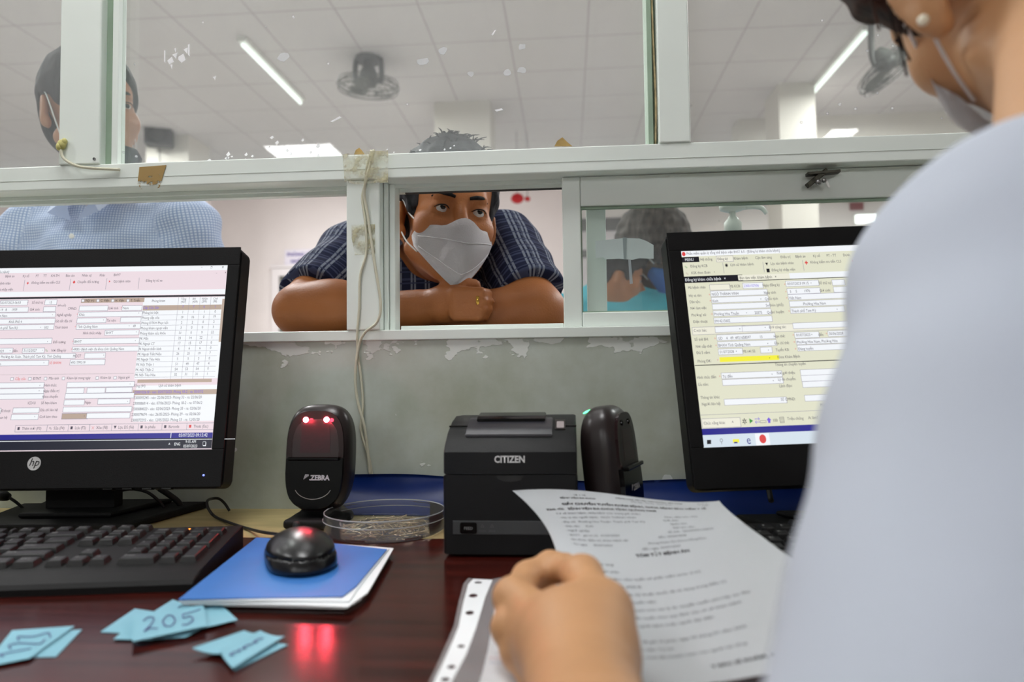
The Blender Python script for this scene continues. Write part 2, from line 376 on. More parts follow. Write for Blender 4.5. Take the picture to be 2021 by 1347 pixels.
# upper panes: three sheets of glass standing in the rail
gx = [HX0, at(150, 328, PY).x, at(1292, 285, PY).x, HX1]
pane_dirt = mat('paint spatter', rgb(232, 232, 236), .6)
wins = []
for i in range(3):
    t = thing('window_%d' % (i + 1), ((gx[i] + gx[i + 1]) / 2, PY + .022, 1.258), None, None, kind='structure')
    bm = B(); box(bm, (gx[i] + .002, PY + .0215, 1.2585), (gx[i + 1] - .002, PY + .0235, 2.899)); obj('pane', bm, M_GLASS_UP, t, world=True)
    wins.append(t)
def smear(x, y, r, seed, t, n=9, ax=1.0):
    rg = random.Random(seed); c = at(x, y, PY + .0205); bm = B(); k = pxm(PY)
    pts = []
    for j in range(n):
        a = 2 * math.pi * j / n; q = r * k * rg.uniform(.65, 1.15); pts.append((c.x + q * ax * math.cos(a), c.z + q * math.sin(a) * .75))
    vs = [bm.verts.new((p[0], PY + .0206, p[1])) for p in pts]; vb = [bm.verts.new((p[0], PY + .0213, p[1])) for p in pts]
    bm.faces.new(vs); bm.faces.new(vb[::-1])
    for j in range(n): bm.faces.new((vs[j], vs[(j + 1) % n], vb[(j + 1) % n], vb[j]))
    obj('smudge', bm, M_SMUDGE, t, world=True)
def sm_m(nt, N, L, b):
    b.inputs['Base Color'].default_value = (.8, .82, .86, 1); b.inputs['Alpha'].default_value = .34; b.inputs['Roughness'].default_value = .7
M_SMUDGE = node_mat('dried paint smudge', sm_m)
for q in ((874, 100, 11, 1), (834, 121, 12, 2), (929, 146, 8, 3), (1001, 142, 10, 4), (1030, 139, 9, 5), (558, 112, 14, 6), (1030, 92, 9, 8)):
    smear(*q, wins[1])
# bright scratches
def sc_m(nt, N, L, b):
    b.inputs['Base Color'].default_value = (.95, .95, .98, 1); b.inputs['Roughness'].default_value = .5
M_SCR = node_mat('scraped paint', sc_m)
rg = random.Random(11)
def flake(t, pts):
    bm = B(); P = [at(x, y, PY + .0208) for x, y in pts]
    vs = [bm.verts.new((p.x, PY + .0207, p.z)) for p in P]; vb = [bm.verts.new((p.x, PY + .0212, p.z)) for p in P]
    bm.faces.new(vs); bm.faces.new(vb[::-1]); n = len(P)
    for j in range(n): bm.faces.new((vs[j], vs[(j + 1) % n], vb[(j + 1) % n], vb[j]))
    obj('paint_flake', bm, M_SCR, t, world=True)
for pts in ([(352, 112), (362, 106), (366, 118), (358, 124), (352, 118)], [(340, 108), (350, 104), (347, 116)], [(371, 88), (374, 87), (374, 111), (371, 108)], [(324, 100), (326, 99), (326, 124), (324, 122)],
            [(330, 120), (339, 112), (343, 122), (334, 127)], [(362, 98), (370, 94), (369, 106)], [(344, 96), (347, 95), (347, 104)], [(970, 68), (976, 60), (979, 59), (973, 70)], [(652, 240), (670, 230), (674, 232), (656, 241)],
            [(976, 217), (990, 214), (993, 217), (980, 220)], [(336, 128), (340, 127), (339, 136)], [(420, 152), (426, 150), (424, 158)]):
    flake(wins[1], pts)
# crackled sealant around the lower edge of the middle pane
for i in range(26):
    x = rg.choice([rg.uniform(400, 520), rg.uniform(520, 680), rg.uniform(500, 660), rg.uniform(760, 900)]); yb = 322 - (x - 400) * .045
    y = yb - rg.uniform(1, 14 if not 520 < x < 680 else 55); s_ = rg.uniform(2, 6)
    flake(wins[1], [(x, y), (x + s_, y - s_ * rg.uniform(.3, 1.6)), (x + s_ * 1.5, y - s_ * .2), (x + s_ * .7, y + s_ * .5)])
bm = B()
for x0 in range(400, 900, 36):
    p = at(x0, 320 - (x0 - 400) * .042, PY + .018); q = at(x0 + 34, 319 - (x0 - 366) * .042, PY + .018)
    tube(bm, [(p.x, PY + .018, 1.2595), ((p.x + q.x) / 2, PY + .018, 1.2605), (q.x, PY + .018, 1.2592)], .0012, 6)
obj('sealant', bm, mat('clear sealant', rgb(215, 215, 215), .15), wins[1], world=True, smooth=True)
for x, y, s_ in ((1108, 283, 1.0), (707, 299, .6)):
    bm = B(); P = [(x - 14 * s_, y + 6), (x - 8 * s_, y - 5 * s_), (x + 2, y - 12 * s_), (x + 12 * s_, y - 2), (x + 22 * s_, y + 6)]
    a = [bm.verts.new(at(p[0], p[1], PY + .004)) for p in P]; c = [bm.verts.new(at(p[0], p[1], PY + .012)) for p in P]
    bm.faces.new(a); bm.faces.new(c[::-1])
    for j in range(5): bm.faces.new((a[j], a[(j + 1) % 5], c[(j + 1) % 5], c[j]))
    obj('tape_scrap', bm, M_TAPE, wins[1], world=True)

# lower post, sashes and the fixed sash on the right
ZB, ZT = 1.004, 1.222
px0, px1 = at(686, 500, PY).x, at(752, 500, PY).x
S('trim_7', (px0, PY - .006, ZB), (px1, PY + .06, ZT), M_FRAME, .002)
S('trim_8', (px1 + .0005, PY + .014, ZB), (at(768, 500, PY + .02).x, PY + .06, ZT), M_FRAME, .001)
t = thing('window_4', (at(940, 500, PY).x, PY + .04, ZB), None, None, kind='structure')
bm = B(); x0 = at(768, 500, PY + .02).x
box(bm, (x0 + .0005, PY + .02, ZB), (at(783, 500, PY + .03).x, PY + .05, ZT), .001)
obj('frame', bm, M_FRAME, t, world=True)
bm = B(); xs = at(1111, 500, PY + .03).x; box(bm, (x0 + .017, PY + .02, ZB + .0005), (xs - .0005, PY + .05, ZB + .007), .001); obj('lower_track', bm, M_FRAME, t, world=True)
bm = B(); box(bm, (x0 + .017, PY + .052, ZT - .007), (xs, PY + .058, ZT - .0005)); obj('upper_track', bm, M_GASKET, t, world=True)
# window 5: sliding sash parked on the right, with its glass
t = thing('window_5', (at(1500, 500, PY).x, PY + .03, ZB), None, None, kind='structure')
y0, y1 = PY + .014, PY + .04
xr = HX1 - 3
xg = at(1147, 500, y0).x; zt = at(1300, 402, y0).z; zb = at(1200, 616, y0).z
bm = B()
box(bm, (xs, y0, ZB + .0005), (xg, y1, ZT - .0005), .0015); obj('stile', bm, M_FRAME, t, world=True)
bm = B(); box(bm, (xg + .0003, y0 + .0004, zt), (xr, y1 - .0004, ZT - .0005), .0015); obj('top_rail', bm, M_FRAME, t, world=True)
bm = B(); box(bm, (xg + .0003, y0 + .0004, ZB + .0005), (xr, y1 - .0004, zb), .0015); obj('bottom_rail', bm, M_FRAME, t, world=True)
bm = B(); box(bm, (xg, y0 + .012, zb - .002), (xr, y0 + .0135, zt + .002)); obj('pane', bm, M_GLASS_LOW, t, world=True)
bm = B(); box(bm, (xg + .0004, y0 + .006, zb + .0003), (xg + .002, y0 + .011, zt)); box(bm, (xg + .002, y0 + .006, zb + .0003), (xr, y0 + .011, zb + .0018)); box(bm, (xg + .002, y0 + .006, zt - .004), (xr, y0 + .011, zt - .0003))
obj('gasket', bm, M_GROOVE, t, world=True)
# second upright and rail of the track behind that sash
xa, xb = at(1158, 500, PY + .06).x, at(1196, 500, PY + .06).x
S('trim_9', (xa, PY + .052, ZB), (xb, PY + .078, ZT), M_FRAME, .001)
# opening on the far left has its own narrow frame
S('trim_10', (px0 - .006, PY + .02, ZB), (px0 - .0005, PY + .055, ZT), M_FRAME, .001)

# ------------------------------------------------ small fittings on the partition
# white cables running down the middle post
def P2(x, y, Y): p = at(x, y, Y); return p
pa = [(741, 299), (733, 330), (725, 360), (720, 388), (727, 430), (740, 520), (752, 600), (745, 636), (722, 656), (708, 682), (701, 740), (705, 790), (720, 850), (731, 943)]
bm = B(); tube(bm, [(lambda p: (p.x, PY - .009 if y > 670 else (PY - .018 if y < 362 else PY - .012), p.z))(at(x, y, PY - .01)) for x, y in pa], .0021, 8)
obj('cable', bm, M_CREAM, smooth=True, label='cream wire from the rail down the middle post, bowed out to the right', cat='cable')
pb = [(736, 300), (727, 334), (722, 362), (716, 392), (722, 440), (724, 500), (712, 545), (710, 610), (706, 660), (706, 700), (712, 745), (716, 800), (712, 850), (727, 900), (735, 944)]
bm = B(); tube(bm, [(lambda p: (p.x, PY - .005 if y > 670 else (PY - .014 if y < 362 else PY - .0085), p.z))(at(x, y, PY - .006)) for x, y in pb], .0019, 8)
obj('cable', bm, M_CREAM, smooth=True, label='cream wire running straighter down the left side of the middle post', cat='cable')
def sticker(name, pts, Y, m, label, cat, th=.0006, bump=0):
    bm = B(); P = [at(x, y, Y) for x, y in pts]; n = len(P)
    a = [bm.verts.new((p.x, Y, p.z)) for p in P]; c = [bm.verts.new((p.x, Y + th, p.z)) for p in P]
    bm.faces.new(a); bm.faces.new(c[::-1])
    for j in range(n): bm.faces.new((a[j], a[(j + 1) % n], c[(j + 1) % n], c[j]))
    return obj(name, bm, m, label=label, cat=cat)
def tape_m(nt, N, L, b):
    b.inputs['Base Color'].default_value = (*rgb(205, 200, 165), 1); b.inputs['Roughness'].default_value = .12
    tc = N.new('ShaderNodeTexCoord'); n = N.new('ShaderNodeTexNoise'); n.inputs['Scale'].default_value = 60; n.inputs['Detail'].default_value = 4; L.new(tc.outputs['Object'], n.inputs['Vector'])
    r = N.new('ShaderNodeMapRange'); r.inputs[1].default_value = .42; r.inputs[2].default_value = .68; r.inputs[3].default_value = .06; r.inputs[4].default_value = .75; L.new(n.outputs['Fac'], r.inputs[0]); L.new(r.outputs[0], b.inputs['Alpha'])
    bp = N.new('ShaderNodeBump'); bp.inputs['Distance'].default_value = .004; L.new(n.outputs['Fac'], bp.inputs['Height']); L.new(bp.outputs[0], b.inputs['Normal'])
M_CLEARTAPE = node_mat('yellowed clear tape', tape_m)
sticker('tape', [(676, 305), (700, 300), (766, 297), (766, 360), (700, 364), (680, 358)], PY - .0215, M_CLEARTAPE, 'yellowed clear tape holding the wires on the top rail', 'tape')
sticker('tape', [(693, 444), (740, 443), (740, 502), (700, 504), (694, 470)], PY - .0076, M_CLEARTAPE, 'grimy old clear tape square on the middle post', 'tape')
def res_m(nt, N, L, b):
    b.inputs['Base Color'].default_value = (*rgb(168, 138, 82), 1); b.inputs['Roughness'].default_value = .6
    tc = N.new('ShaderNodeTexCoord'); n = N.new('ShaderNodeTexNoise'); n.inputs['Scale'].default_value = 75; n.inputs['Detail'].default_value = 5; n.inputs['Roughness'].default_value = .7; L.new(tc.outputs['Object'], n.inputs['Vector'])
    sp = N.new('ShaderNodeSeparateXYZ'); L.new(tc.outputs['Object'], sp.inputs[0])
    h = N.new('ShaderNodeMath'); h.operation = 'MULTIPLY_ADD'; h.inputs[1].default_value = 9; h.inputs[2].default_value = -.05; L.new(sp.outputs['Z'], h.inputs[0])
    a = N.new('ShaderNodeMath'); a.operation = 'ADD'; L.new(n.outputs['Fac'], a.inputs[0]); L.new(h.outputs[0], a.inputs[1])
    g = N.new('ShaderNodeMath'); g.operation = 'GREATER_THAN'; g.inputs[1].default_value = .53; L.new(a.outputs[0], g.inputs[0]); L.new(g.outputs[0], b.inputs['Alpha'])
M_RESIDUE = node_mat('brown tape residue', res_m)
sticker('tape_residue', [(275, 330), (328, 326), (320, 352), (314, 372), (270, 374)], PY - .0112, M_RESIDUE, 'brown peeled tape residue on the top rail left of the middle post', 'tape residue', .0005)
# blob of yellow tape and a short cable end on the left post
M_YTAPE = mat('yellow tape', rgb(196, 190, 120), .6, var=.25, vscale=60)
bm = B(); c = at(122, 285, PY - .016); sphere(bm, c, (.0065, .005, .0075)); sphere(bm, c + Vector((-.003, -.002, -.004)), (.004, .004, .006)); sphere(bm, c + Vector((.004, 0, .004)), (.004, .004, .005))
t = thing('cable', c, 'short cream cable end wrapped in yellow tape at the left post', 'cable'); obj('tape_wrap', bm, M_YTAPE, t, world=True)
bm = B(); tube(bm, [at(119, 295, PY - .017), at(126, 313, PY - .017), at(150, 327, PY - .018), at(180, 332, PY - .016), at(236, 335, PY - .013)], .0022, 8); obj('cord', bm, M_CREAM, t, world=True, smooth=True)
# the little metal latch under the rail
t = thing('latch', at(1622, 352, PY + .01), 'small dark metal latch hanging askew under the top rail', 'latch')
bm = B(); c = at(1624, 342, PY + .005)
box(bm, (-.022, -.006, -.002), (.022, .006, .002), .0006, Matrix.Translation(c) @ Matrix.Rotation(rad(-3), 4, 'Y')); obj('plate', bm, mat('tarnished metal', rgb(70, 68, 60), .4, metal=.8, var=.4, vscale=120), t, world=True)
bm = B(); c2 = at(1612, 352, PY + .005); box(bm, (-.017, -.005, -.0035), (.017, .005, .0035), .001, Matrix.Translation(c2) @ Matrix.Rotation(rad(-38), 4, 'Y')); obj('catch', bm, MATS['tarnished metal'], t, world=True)
bm = B(); c3 = at(1615, 360, PY); sphere(bm, c3, .004); sphere(bm, c3 + Vector((.008, 0, .002)), .0032); obj('roller', bm, M_METAL, t, world=True, smooth=True)
bm = B(); tube(bm, [at(1629, 356, PY), at(1637, 370, PY)], .0018, 8, sm=0); obj('lever', bm, M_WHITE, t, world=True)
# paper tape stuck to the sliding glass
M_PTAPE = mat('pale paper tape', rgb(206, 222, 220), .7, var=.04, vscale=25)
yg = PY + .0245
t = thing('paper_tape', at(1235, 495, yg), 'strip of pale paper tape stuck across the sliding glass pane', 'tape')
def flatpoly(name, pts, Y, m, par, th=.0005):
    bm = B(); P = [at(x, y, Y) for x, y in pts]; n = len(P)
    a = [bm.verts.new((p.x, Y, p.z)) for p in P]; c = [bm.verts.new((p.x, Y + th, p.z)) for p in P]
    bm.faces.new(a); bm.faces.new(c[::-1])
    for j in range(n): bm.faces.new((a[j], a[(j + 1) % n], c[(j + 1) % n], c[j]))
    return obj(name, bm, m, par, world=True)
flatpoly('tape_strip', [(1175, 476), (1232, 470), (1262, 471), (1276, 476), (1290, 484), (1290, 511), (1262, 510), (1248, 513), (1222, 511), (1195, 512), (1190, 508), (1176, 510)], yg, M_PTAPE, t)
flatpoly('fold', [(1229, 469), (1237, 469), (1236, 512), (1231, 512)], yg - .0008, mat('grey fold line', rgb(150, 165, 165), .7), t)
flatpoly('loose_end', [(1240, 513), (1245, 513), (1249, 560), (1243, 561)], yg - .0003, mat('thin tape end', rgb(190, 200, 205), .4, alpha=.6), t)

# ------------------------------------------------ hall fixtures
M_FAN = mat('fan enamel', rgb(52, 56, 50), .6); M_FANL = mat('fan blade plastic', rgb(74, 78, 68), .6)
def orbit_fan(hub, drop, tilt, label, r=.25):
    t = thing('ceiling_fan', (hub.x, hub.y, CZ), label, 'ceiling fan', group=None)
    d = drop
    bm = B(); lathe(bm, [(.001, 0), (.105, 0), (.105, -.03), (.001, -.03), (.04, -.031), (.05, -.10), (.001, -.11)], 28); obj('mount_plate', bm, M_FAN, t, auto=40)
    for s in (-1, 1):
        bm = B(); tube(bm, [(s * .1, 0, -.01), (s * .108, 0, -d * .35), (s * .108, 0, -d * .8), (s * .09, 0, -d)], .023, 8); obj('bracket_arm', bm, M_FAN, t, smooth=True)
    R = Matrix.Translation((0, 0, -d)) @ Matrix.Rotation(tilt[0], 4, 'X') @ Matrix.Rotation(tilt[1], 4, 'Y')
    bm = B(); lathe(bm, [(.001, .13), (.05, .125), (.072, .07), (.075, 0), (.06, -.03), (.001, -.035)], 24, R); obj('motor', bm, M_FAN, t, auto=40)
    bm = B()
    for zz, rr in ((.035, r * .96), (0, r), (-.035, r * .96)):
        tube(bm, [R @ Vector((rr * math.cos(a), rr * math.sin(a), zz - .03)) for a in np.linspace(0, 2 * math.pi, 37)], .0042, 6, sm=0)
    for k in range(24):
        a = 2 * math.pi * k / 24; c, s = math.cos(a), math.sin(a)
        for zs in (1, -1):
            tube(bm, [R @ Vector((.055 * c, .055 * s, zs * .05 - .03)), R @ Vector((r * .7 * c, r * .7 * s, zs * .052 - .03)), R @ Vector((r * c, r * s, -.03))], .0026, 4, sm=3)
    obj('guard', bm, M_FAN, t)
    for k in range(3):
        bm = B(); a0 = k * 2 * math.pi / 3 + .5
        outl = [(.03, -.03), (.09, -.075), (.17, -.09), (.21, -.05), (.215, .01), (.17, .05), (.08, .05), (.03, .03)]
        vs = prism(bm, outl, -.002, .002, R @ Matrix.Translation((0, 0, -.03)) @ Matrix.Rotation(a0, 4, 'Z') @ Matrix.Rotation(rad(16), 4, 'X'))
        obj('blade', bm, M_FANL, t)
    return t
h = at(727, 168, 5.6); orbit_fan(h, CZ - h.z - .02, (rad(4), rad(3)), 'grey caged orbit fan hanging from the hall ceiling near the centre')
h = at(1752, 132, 5.25); orbit_fan(h, CZ - h.z - .02, (rad(-12), rad(-34)), 'grey caged orbit fan tilted over on the right of the hall ceiling')
# loudspeaker on the left column
c = at(314, 270, 7.05)
t = thing('loudspeaker', c, 'small dark loudspeaker box on the hall column at left', 'loudspeaker', rot=(0, 0, rad(20)))
bm = B(); box(bm, (-.13, -.09, -.1), (.13, .09, .1), .015); obj('cabinet', bm, M_BLACKM, t)
bm = B(); lathe(bm, [(.001, 0), (.07, 0), (.075, .01)], 24, Matrix.Translation((0, -.091, 0)) @ Matrix.Rotation(rad(90), 4, 'X')); obj('grille', bm, M_BLACKG, t)
bm = B(); tube(bm, [(0, .03, -.1), (.01, .1, -.6)], .006, 6); obj('lead', bm, M_CABLE, t)
# things on the far wall
FW = HY1 - .02
def board(name, x0, y0, x1, y1, m, label, cat, Y=HY1, th=.03, par=None):
    a = at(x0, y0, Y); b = at(x1, y1, Y); bm = B(); box(bm, (a.x, Y - th, b.z), (b.x, Y - .001, a.z), .004)
    return obj(name, bm, m, par, world=par is not None, label=label if par is None else None, cat=cat if par is None else None)
M_SIGN = mat('white acrylic sign', rgb(232, 228, 240), .4); M_SIGNT = mat('violet sign lettering', rgb(70, 50, 150), .5)
a = at(563, 494, HY1); b = at(648, 525, HY1)
t = thing('wall_sign', ((a.x + b.x) / 2, HY1 - .03, b.z), 'white sign with two violet lines of capitals above the hall door', 'sign')
bm = B(); box(bm, (a.x, HY1 - .025, b.z), (b.x, HY1 - .002, a.z), .003); obj('plate', bm, M_SIGN, t, world=True)
bm = B(); RX = Matrix.Rotation(rad(90), 4, 'X'); cxx = (a.x + b.x) / 2
text(bm, 'PHÒNG VỆ SINH', .062, Matrix.Translation((cxx - .01, HY1 - .027, (a.z + b.z) / 2 + .022)) @ RX, align='CENTER', bold=.002)
text(bm, 'NHÂN VIÊN', .062, Matrix.Translation((cxx - .03, HY1 - .027, (a.z + b.z) / 2 - .064)) @ RX, align='CENTER', bold=.002)
obj('lettering', bm, M_SIGNT, t, world=True, recalc=False)
# door below it
t = thing('door_1', (at(600, 560, HY1).x, HY1 - .04, 0), None, None, kind='structure')
a = at(540, 531, HY1); b = at(680, 660, HY1); zt_ = a.z; M_DF = mat('door frame white', rgb(236, 232, 234), .4)
bm = B(); box(bm, (a.x, HY1 - .06, 0), (a.x + .09, HY1 - .001, zt_)); box(bm, (b.x - .09, HY1 - .06, 0), (b.x, HY1 - .001, zt_)); box(bm, (a.x + .09, HY1 - .06, zt_ - .1), (b.x - .09, HY1 - .001, zt_)); obj('door_frame', bm, M_DF, t, world=True)
bm = B(); box(bm, (a.x + .0905, HY1 - .03, 0.01), (b.x - .0905, HY1 - .022, zt_ - .101)); obj('door_leaf', bm, mat('dark glazed door', rgb(110, 112, 104), .2), t, world=True)
bm = B(); box(bm, (a.x - .01, HY1 - .09, zt_ + .002), (b.x + .01, HY1 - .001, zt_ + .03)); obj('door_head', bm, M_DF, t, world=True)
t = thing('notice_board', (at(1250, 500, HY1).x, HY1 - .04, at(1250, 610, HY1).z), 'pale notice board with dark grey header bar on the far wall', 'notice board')
board('panel', 1140, 432, 1312, 600, mat('board white', rgb(214, 208, 214), .6), '', '', HY1, .02, t)
board('header_bar', 1142, 433, 1310, 453, mat('board grey', rgb(112, 112, 114), .6), '', '', HY1 - .021, .02, t)
board('dark_notice', 1144, 494, 1200, 508, MATS['board grey'], '', '', HY1 - .021, .01, t)
a = at(1690, 409, HY1)
t = thing('wall_sign', a, 'small dark red sign high on the far wall at right', 'sign'); board('plate', 1676, 401, 1703, 415, mat('dark red sign', rgb(128, 52, 58), .5), '', '', HY1, .03, t)
t = thing('lamp_reflection', at(1708, 433, HY1), 'bright lamp reflection under the red sign, made as a glowing white box', 'lamp')  # bright lamp reflection at the far wall, built as a glowing box
board('housing', 1682, 425, 1732, 442, M_WHITE, '', '', HY1, .05, t); board('diffuser', 1688, 425, 1730, 441, mat('reflection glow', (1, 1, 1), .5, emit=2.2), '', '', HY1 - .051, .02, t)
for x, y, r in ((1021, 392, 13), (1041, 393, 6)):
    c = at(x, y, 7.5); bm = B(); k = pxm(7.5); sphere(bm, (0, 0, 0), (r * k, .05, r * k * .8)); bmesh.ops.transform(bm, matrix=Matrix.Translation(c), verts=bm.verts[:])
    t0 = thing('paper_lantern', c, 'round red ornament hanging in the hall beyond the central opening' if r > 8 else 'tiny red ornament beside the larger round red one', 'ornament')
    obj('globe', bm, mat('red lacquer', rgb(190, 20, 30), .4), t0, world=True, smooth=True)
    bm = B(); tube(bm, [c + Vector((0, 0, r * k * .7)), (c.x, c.y, CZ)], .003, 5, sm=0); obj('cord', bm, M_CABLE, t0, world=True)
# sanitizer pump bottle on the outer ledge
Y = 1.22; c = at(1447, 470, Y); k = pxm(Y)
t = thing('pump_bottle', (c.x, Y, .985), 'white pump head of a hand gel bottle on the outer ledge', 'bottle')
M_PUMP = mat('pump plastic', rgb(214, 220, 212), .4)
bm = B(); ztp = at(1447, 462, Y).z
lathe(bm, [(.001, .985), (.034, .985), (.036, .99), (.036, ztp - .03), (.03, ztp - .012), (.014, ztp - .002), (.001, ztp - .002)], 32, Matrix.Translation((c.x, Y, 0))); obj('bottle_body', bm, mat('clear gel', rgb(190, 210, 220), .15, alpha=.8), t, world=True, smooth=True)
bm = B(); lathe(bm, [(.0365, ztp - .11), (.0368, ztp - .11), (.0368, ztp - .03), (.0365, ztp - .03)], 32, Matrix.Translation((c.x, Y, 0))); obj('bottle_label', bm, mat('blue label', rgb(110, 150, 210), .5), t, world=True, smooth=True)
z = lambda y: at(1447, y, Y).z
bm = B(); lathe(bm, [(.001, ztp - .004), (.014, ztp - .004), (.0145, z(448)), (.0145, z(440)), (.009, z(432)), (.0055, z(426)), (.0055, z(412)), (.001, z(412))], 24, Matrix.Translation((c.x, Y, 0))); obj('pump_collar', bm, M_PUMP, t, world=True, smooth=True)
bm = B(); lathe(bm, [(.001, z(419)), (.009, z(419)), (.021, z(414)), (.022, z(406)), (.018, z(402)), (.001, z(401))], 24, Matrix.Translation((c.x, Y, 0)))
tube(bm, [at(1452, 410, Y), at(1485, 408, Y), at(1503, 411, Y), at(1513, 422, Y)], [.006, .0045, .004, .0032], 10); obj('nozzle', bm, M_PUMP, t, world=True, smooth=True)
c = at(1500, 478, 1.3)
bm = B(); box(bm, (c.x - .12, 1.27, .985), (c.x + .06, 1.36, at(1490, 460, 1.3).z), .006)
obj('tissue_box', bm, mat('light blue carton', rgb(150, 185, 225), .6), label='light blue carton on the outer ledge behind the pump bottle', cat='box')
# ------------------------------------------------ desk and what stands on it
DZ = .75
def wood_m(nt, N, L, b):
    tc = N.new('ShaderNodeTexCoord'); mp = N.new('ShaderNodeMapping'); mp.inputs['Scale'].default_value = (1.2, 16, 1); L.new(tc.outputs['Object'], mp.inputs[0])
    n = N.new('ShaderNodeTexNoise'); n.inputs['Scale'].default_value = 5; n.inputs['Detail'].default_value = 8; n.inputs['Distortion'].default_value = .5; L.new(mp.outputs[0], n.inputs['Vector'])
    cr = N.new('ShaderNodeValToRGB'); cr.color_ramp.elements[0].position = .3; cr.color_ramp.elements[0].color = (*rgb(40, 10, 7), 1)
    cr.color_ramp.elements[1].position = .7; cr.color_ramp.elements[1].color = (*rgb(74, 25, 18), 1)
    L.new(n.outputs['Fac'], cr.inputs[0]); L.new(cr.outputs[0], b.inputs['Base Color']); b.inputs['Roughness'].default_value = .17; b.inputs['Specular IOR Level'].default_value = .22
    bp = N.new('ShaderNodeBump'); bp.inputs['Strength'].default_value = .12; bp.inputs['Distance'].default_value = .001; L.new(n.outputs['Fac'], bp.inputs['Height']); L.new(bp.outputs[0], b.inputs['Normal'])
M_MAHOG = node_mat('mahogany laminate', wood_m)
M_BEIGE = mat('worn beige board', rgb(176, 160, 112), .55, var=.14, vscale=14, stretch=(1, 4, 1))
t = thing('desk', (0, .45, 0), 'dark red mahogany laminate office desk under the service window', 'desk')
bm = B(); box(bm, (-1.5, .20, .72), (1.5, .822, .75), .003); obj('desk_top', bm, M_MAHOG, t, world=True)
for sx in (-1.47, 1.43):
    bm = B(); box(bm, (sx, .23, 0), (sx + .04, .80, .7198)); obj('side_panel', bm, M_MAHOG, t, world=True)
bm = B(); box(bm, (-1.429, .76, .25), (1.429, .78, .7198)); obj('back_panel', bm, M_MAHOG, t, world=True)
t = thing('wall_counter', (0, .91, 0), 'worn beige board shelf between the red desk and the low wall', 'shelf')
bm = B(); box(bm, (-1.5, .8225, .72), (1.5, .9995, .7495), .002); obj('shelf_board', bm, M_BEIGE, t, world=True)
for sx in (-1.4, 0, 1.4):
    bm = B(); box(bm, (sx - .015, .84, 0), (sx + .015, .99, .7198)); obj('bracket', bm, M_MAHOG, t, world=True)

def solid_sheet(bm, fn, nu, nv, th):
    """thin sheet with a real edge: two grids and a rim"""
    n = 0; A = []; Bm_ = []
    for j in range(nv + 1):
        ra, rb = [], []
        for i in range(nu + 1):
            p = Vector(fn(i / nu, j / nv)); ra.append(bm.verts.new(p)); rb.append(bm.verts.new(p - Vector((0, 0, th))))
        A.append(ra); Bm_.append(rb)
    fs = []
    for j in range(nv):
        for i in range(nu):
            fs.append(bm.faces.new((A[j][i], A[j][i + 1], A[j + 1][i + 1], A[j + 1][i]))); fs.append(bm.faces.new((Bm_[j][i], Bm_[j + 1][i], Bm_[j + 1][i + 1], Bm_[j][i + 1])))
    for i in range(nu):
        bm.faces.new((A[0][i], Bm_[0][i], Bm_[0][i + 1], A[0][i + 1])); bm.faces.new((A[nv][i], A[nv][i + 1], Bm_[nv][i + 1], Bm_[nv][i]))
    for j in range(nv):
        bm.faces.new((A[j][0], A[j + 1][0], Bm_[j + 1][0], Bm_[j][0])); bm.faces.new((A[j][nu], Bm_[j][nu], Bm_[j + 1][nu], A[j + 1][nu]))
# blue plastic sheet bowed up against the wall
def sheet(bm, fn, nu, nv, th=.0, mi=0):
    g = [[bm.verts.new(fn(i / nu, j / nv)) for i in range(nu + 1)] for j in range(nv + 1)]
    for j in range(nv):
        for i in range(nu):
            f = bm.faces.new((g[j][i], g[j][i + 1], g[j + 1][i + 1], g[j + 1][i])); f.material_index = mi; f.smooth = True
    return g
M_BLUE = mat('blue plastic sheet', rgb(12, 50, 128), .35, var=.08, vscale=12)
bx0, bx1 = at(640, 970, .97).x, at(1640, 950, .97).x
def bsheet(u, v):
    x = bx0 + (bx1 - bx0) * u
    top = .7975 + .004 * math.cos(u * 5.5) - .003 * math.sin(u * 2)
    y = .989 - .045 * (1 - v) ** 1.7 + .003 * math.sin(u * 17) * (1 - v); z = .7512 + (top - .7512) * v ** 1.3 + .0012 * math.sin(u * 23 + v * 4) * v
    return (x + .01 * (1 - v), y, z)
bm = B(); sheet(bm, bsheet, 60, 12); bmesh.ops.solidify(bm, geom=bm.faces[:], thickness=-.0012)
obj('plastic_sheet', bm, M_BLUE, smooth=True, label='long blue plastic sheet bowed up against the wall behind the printer', cat='plastic sheet')

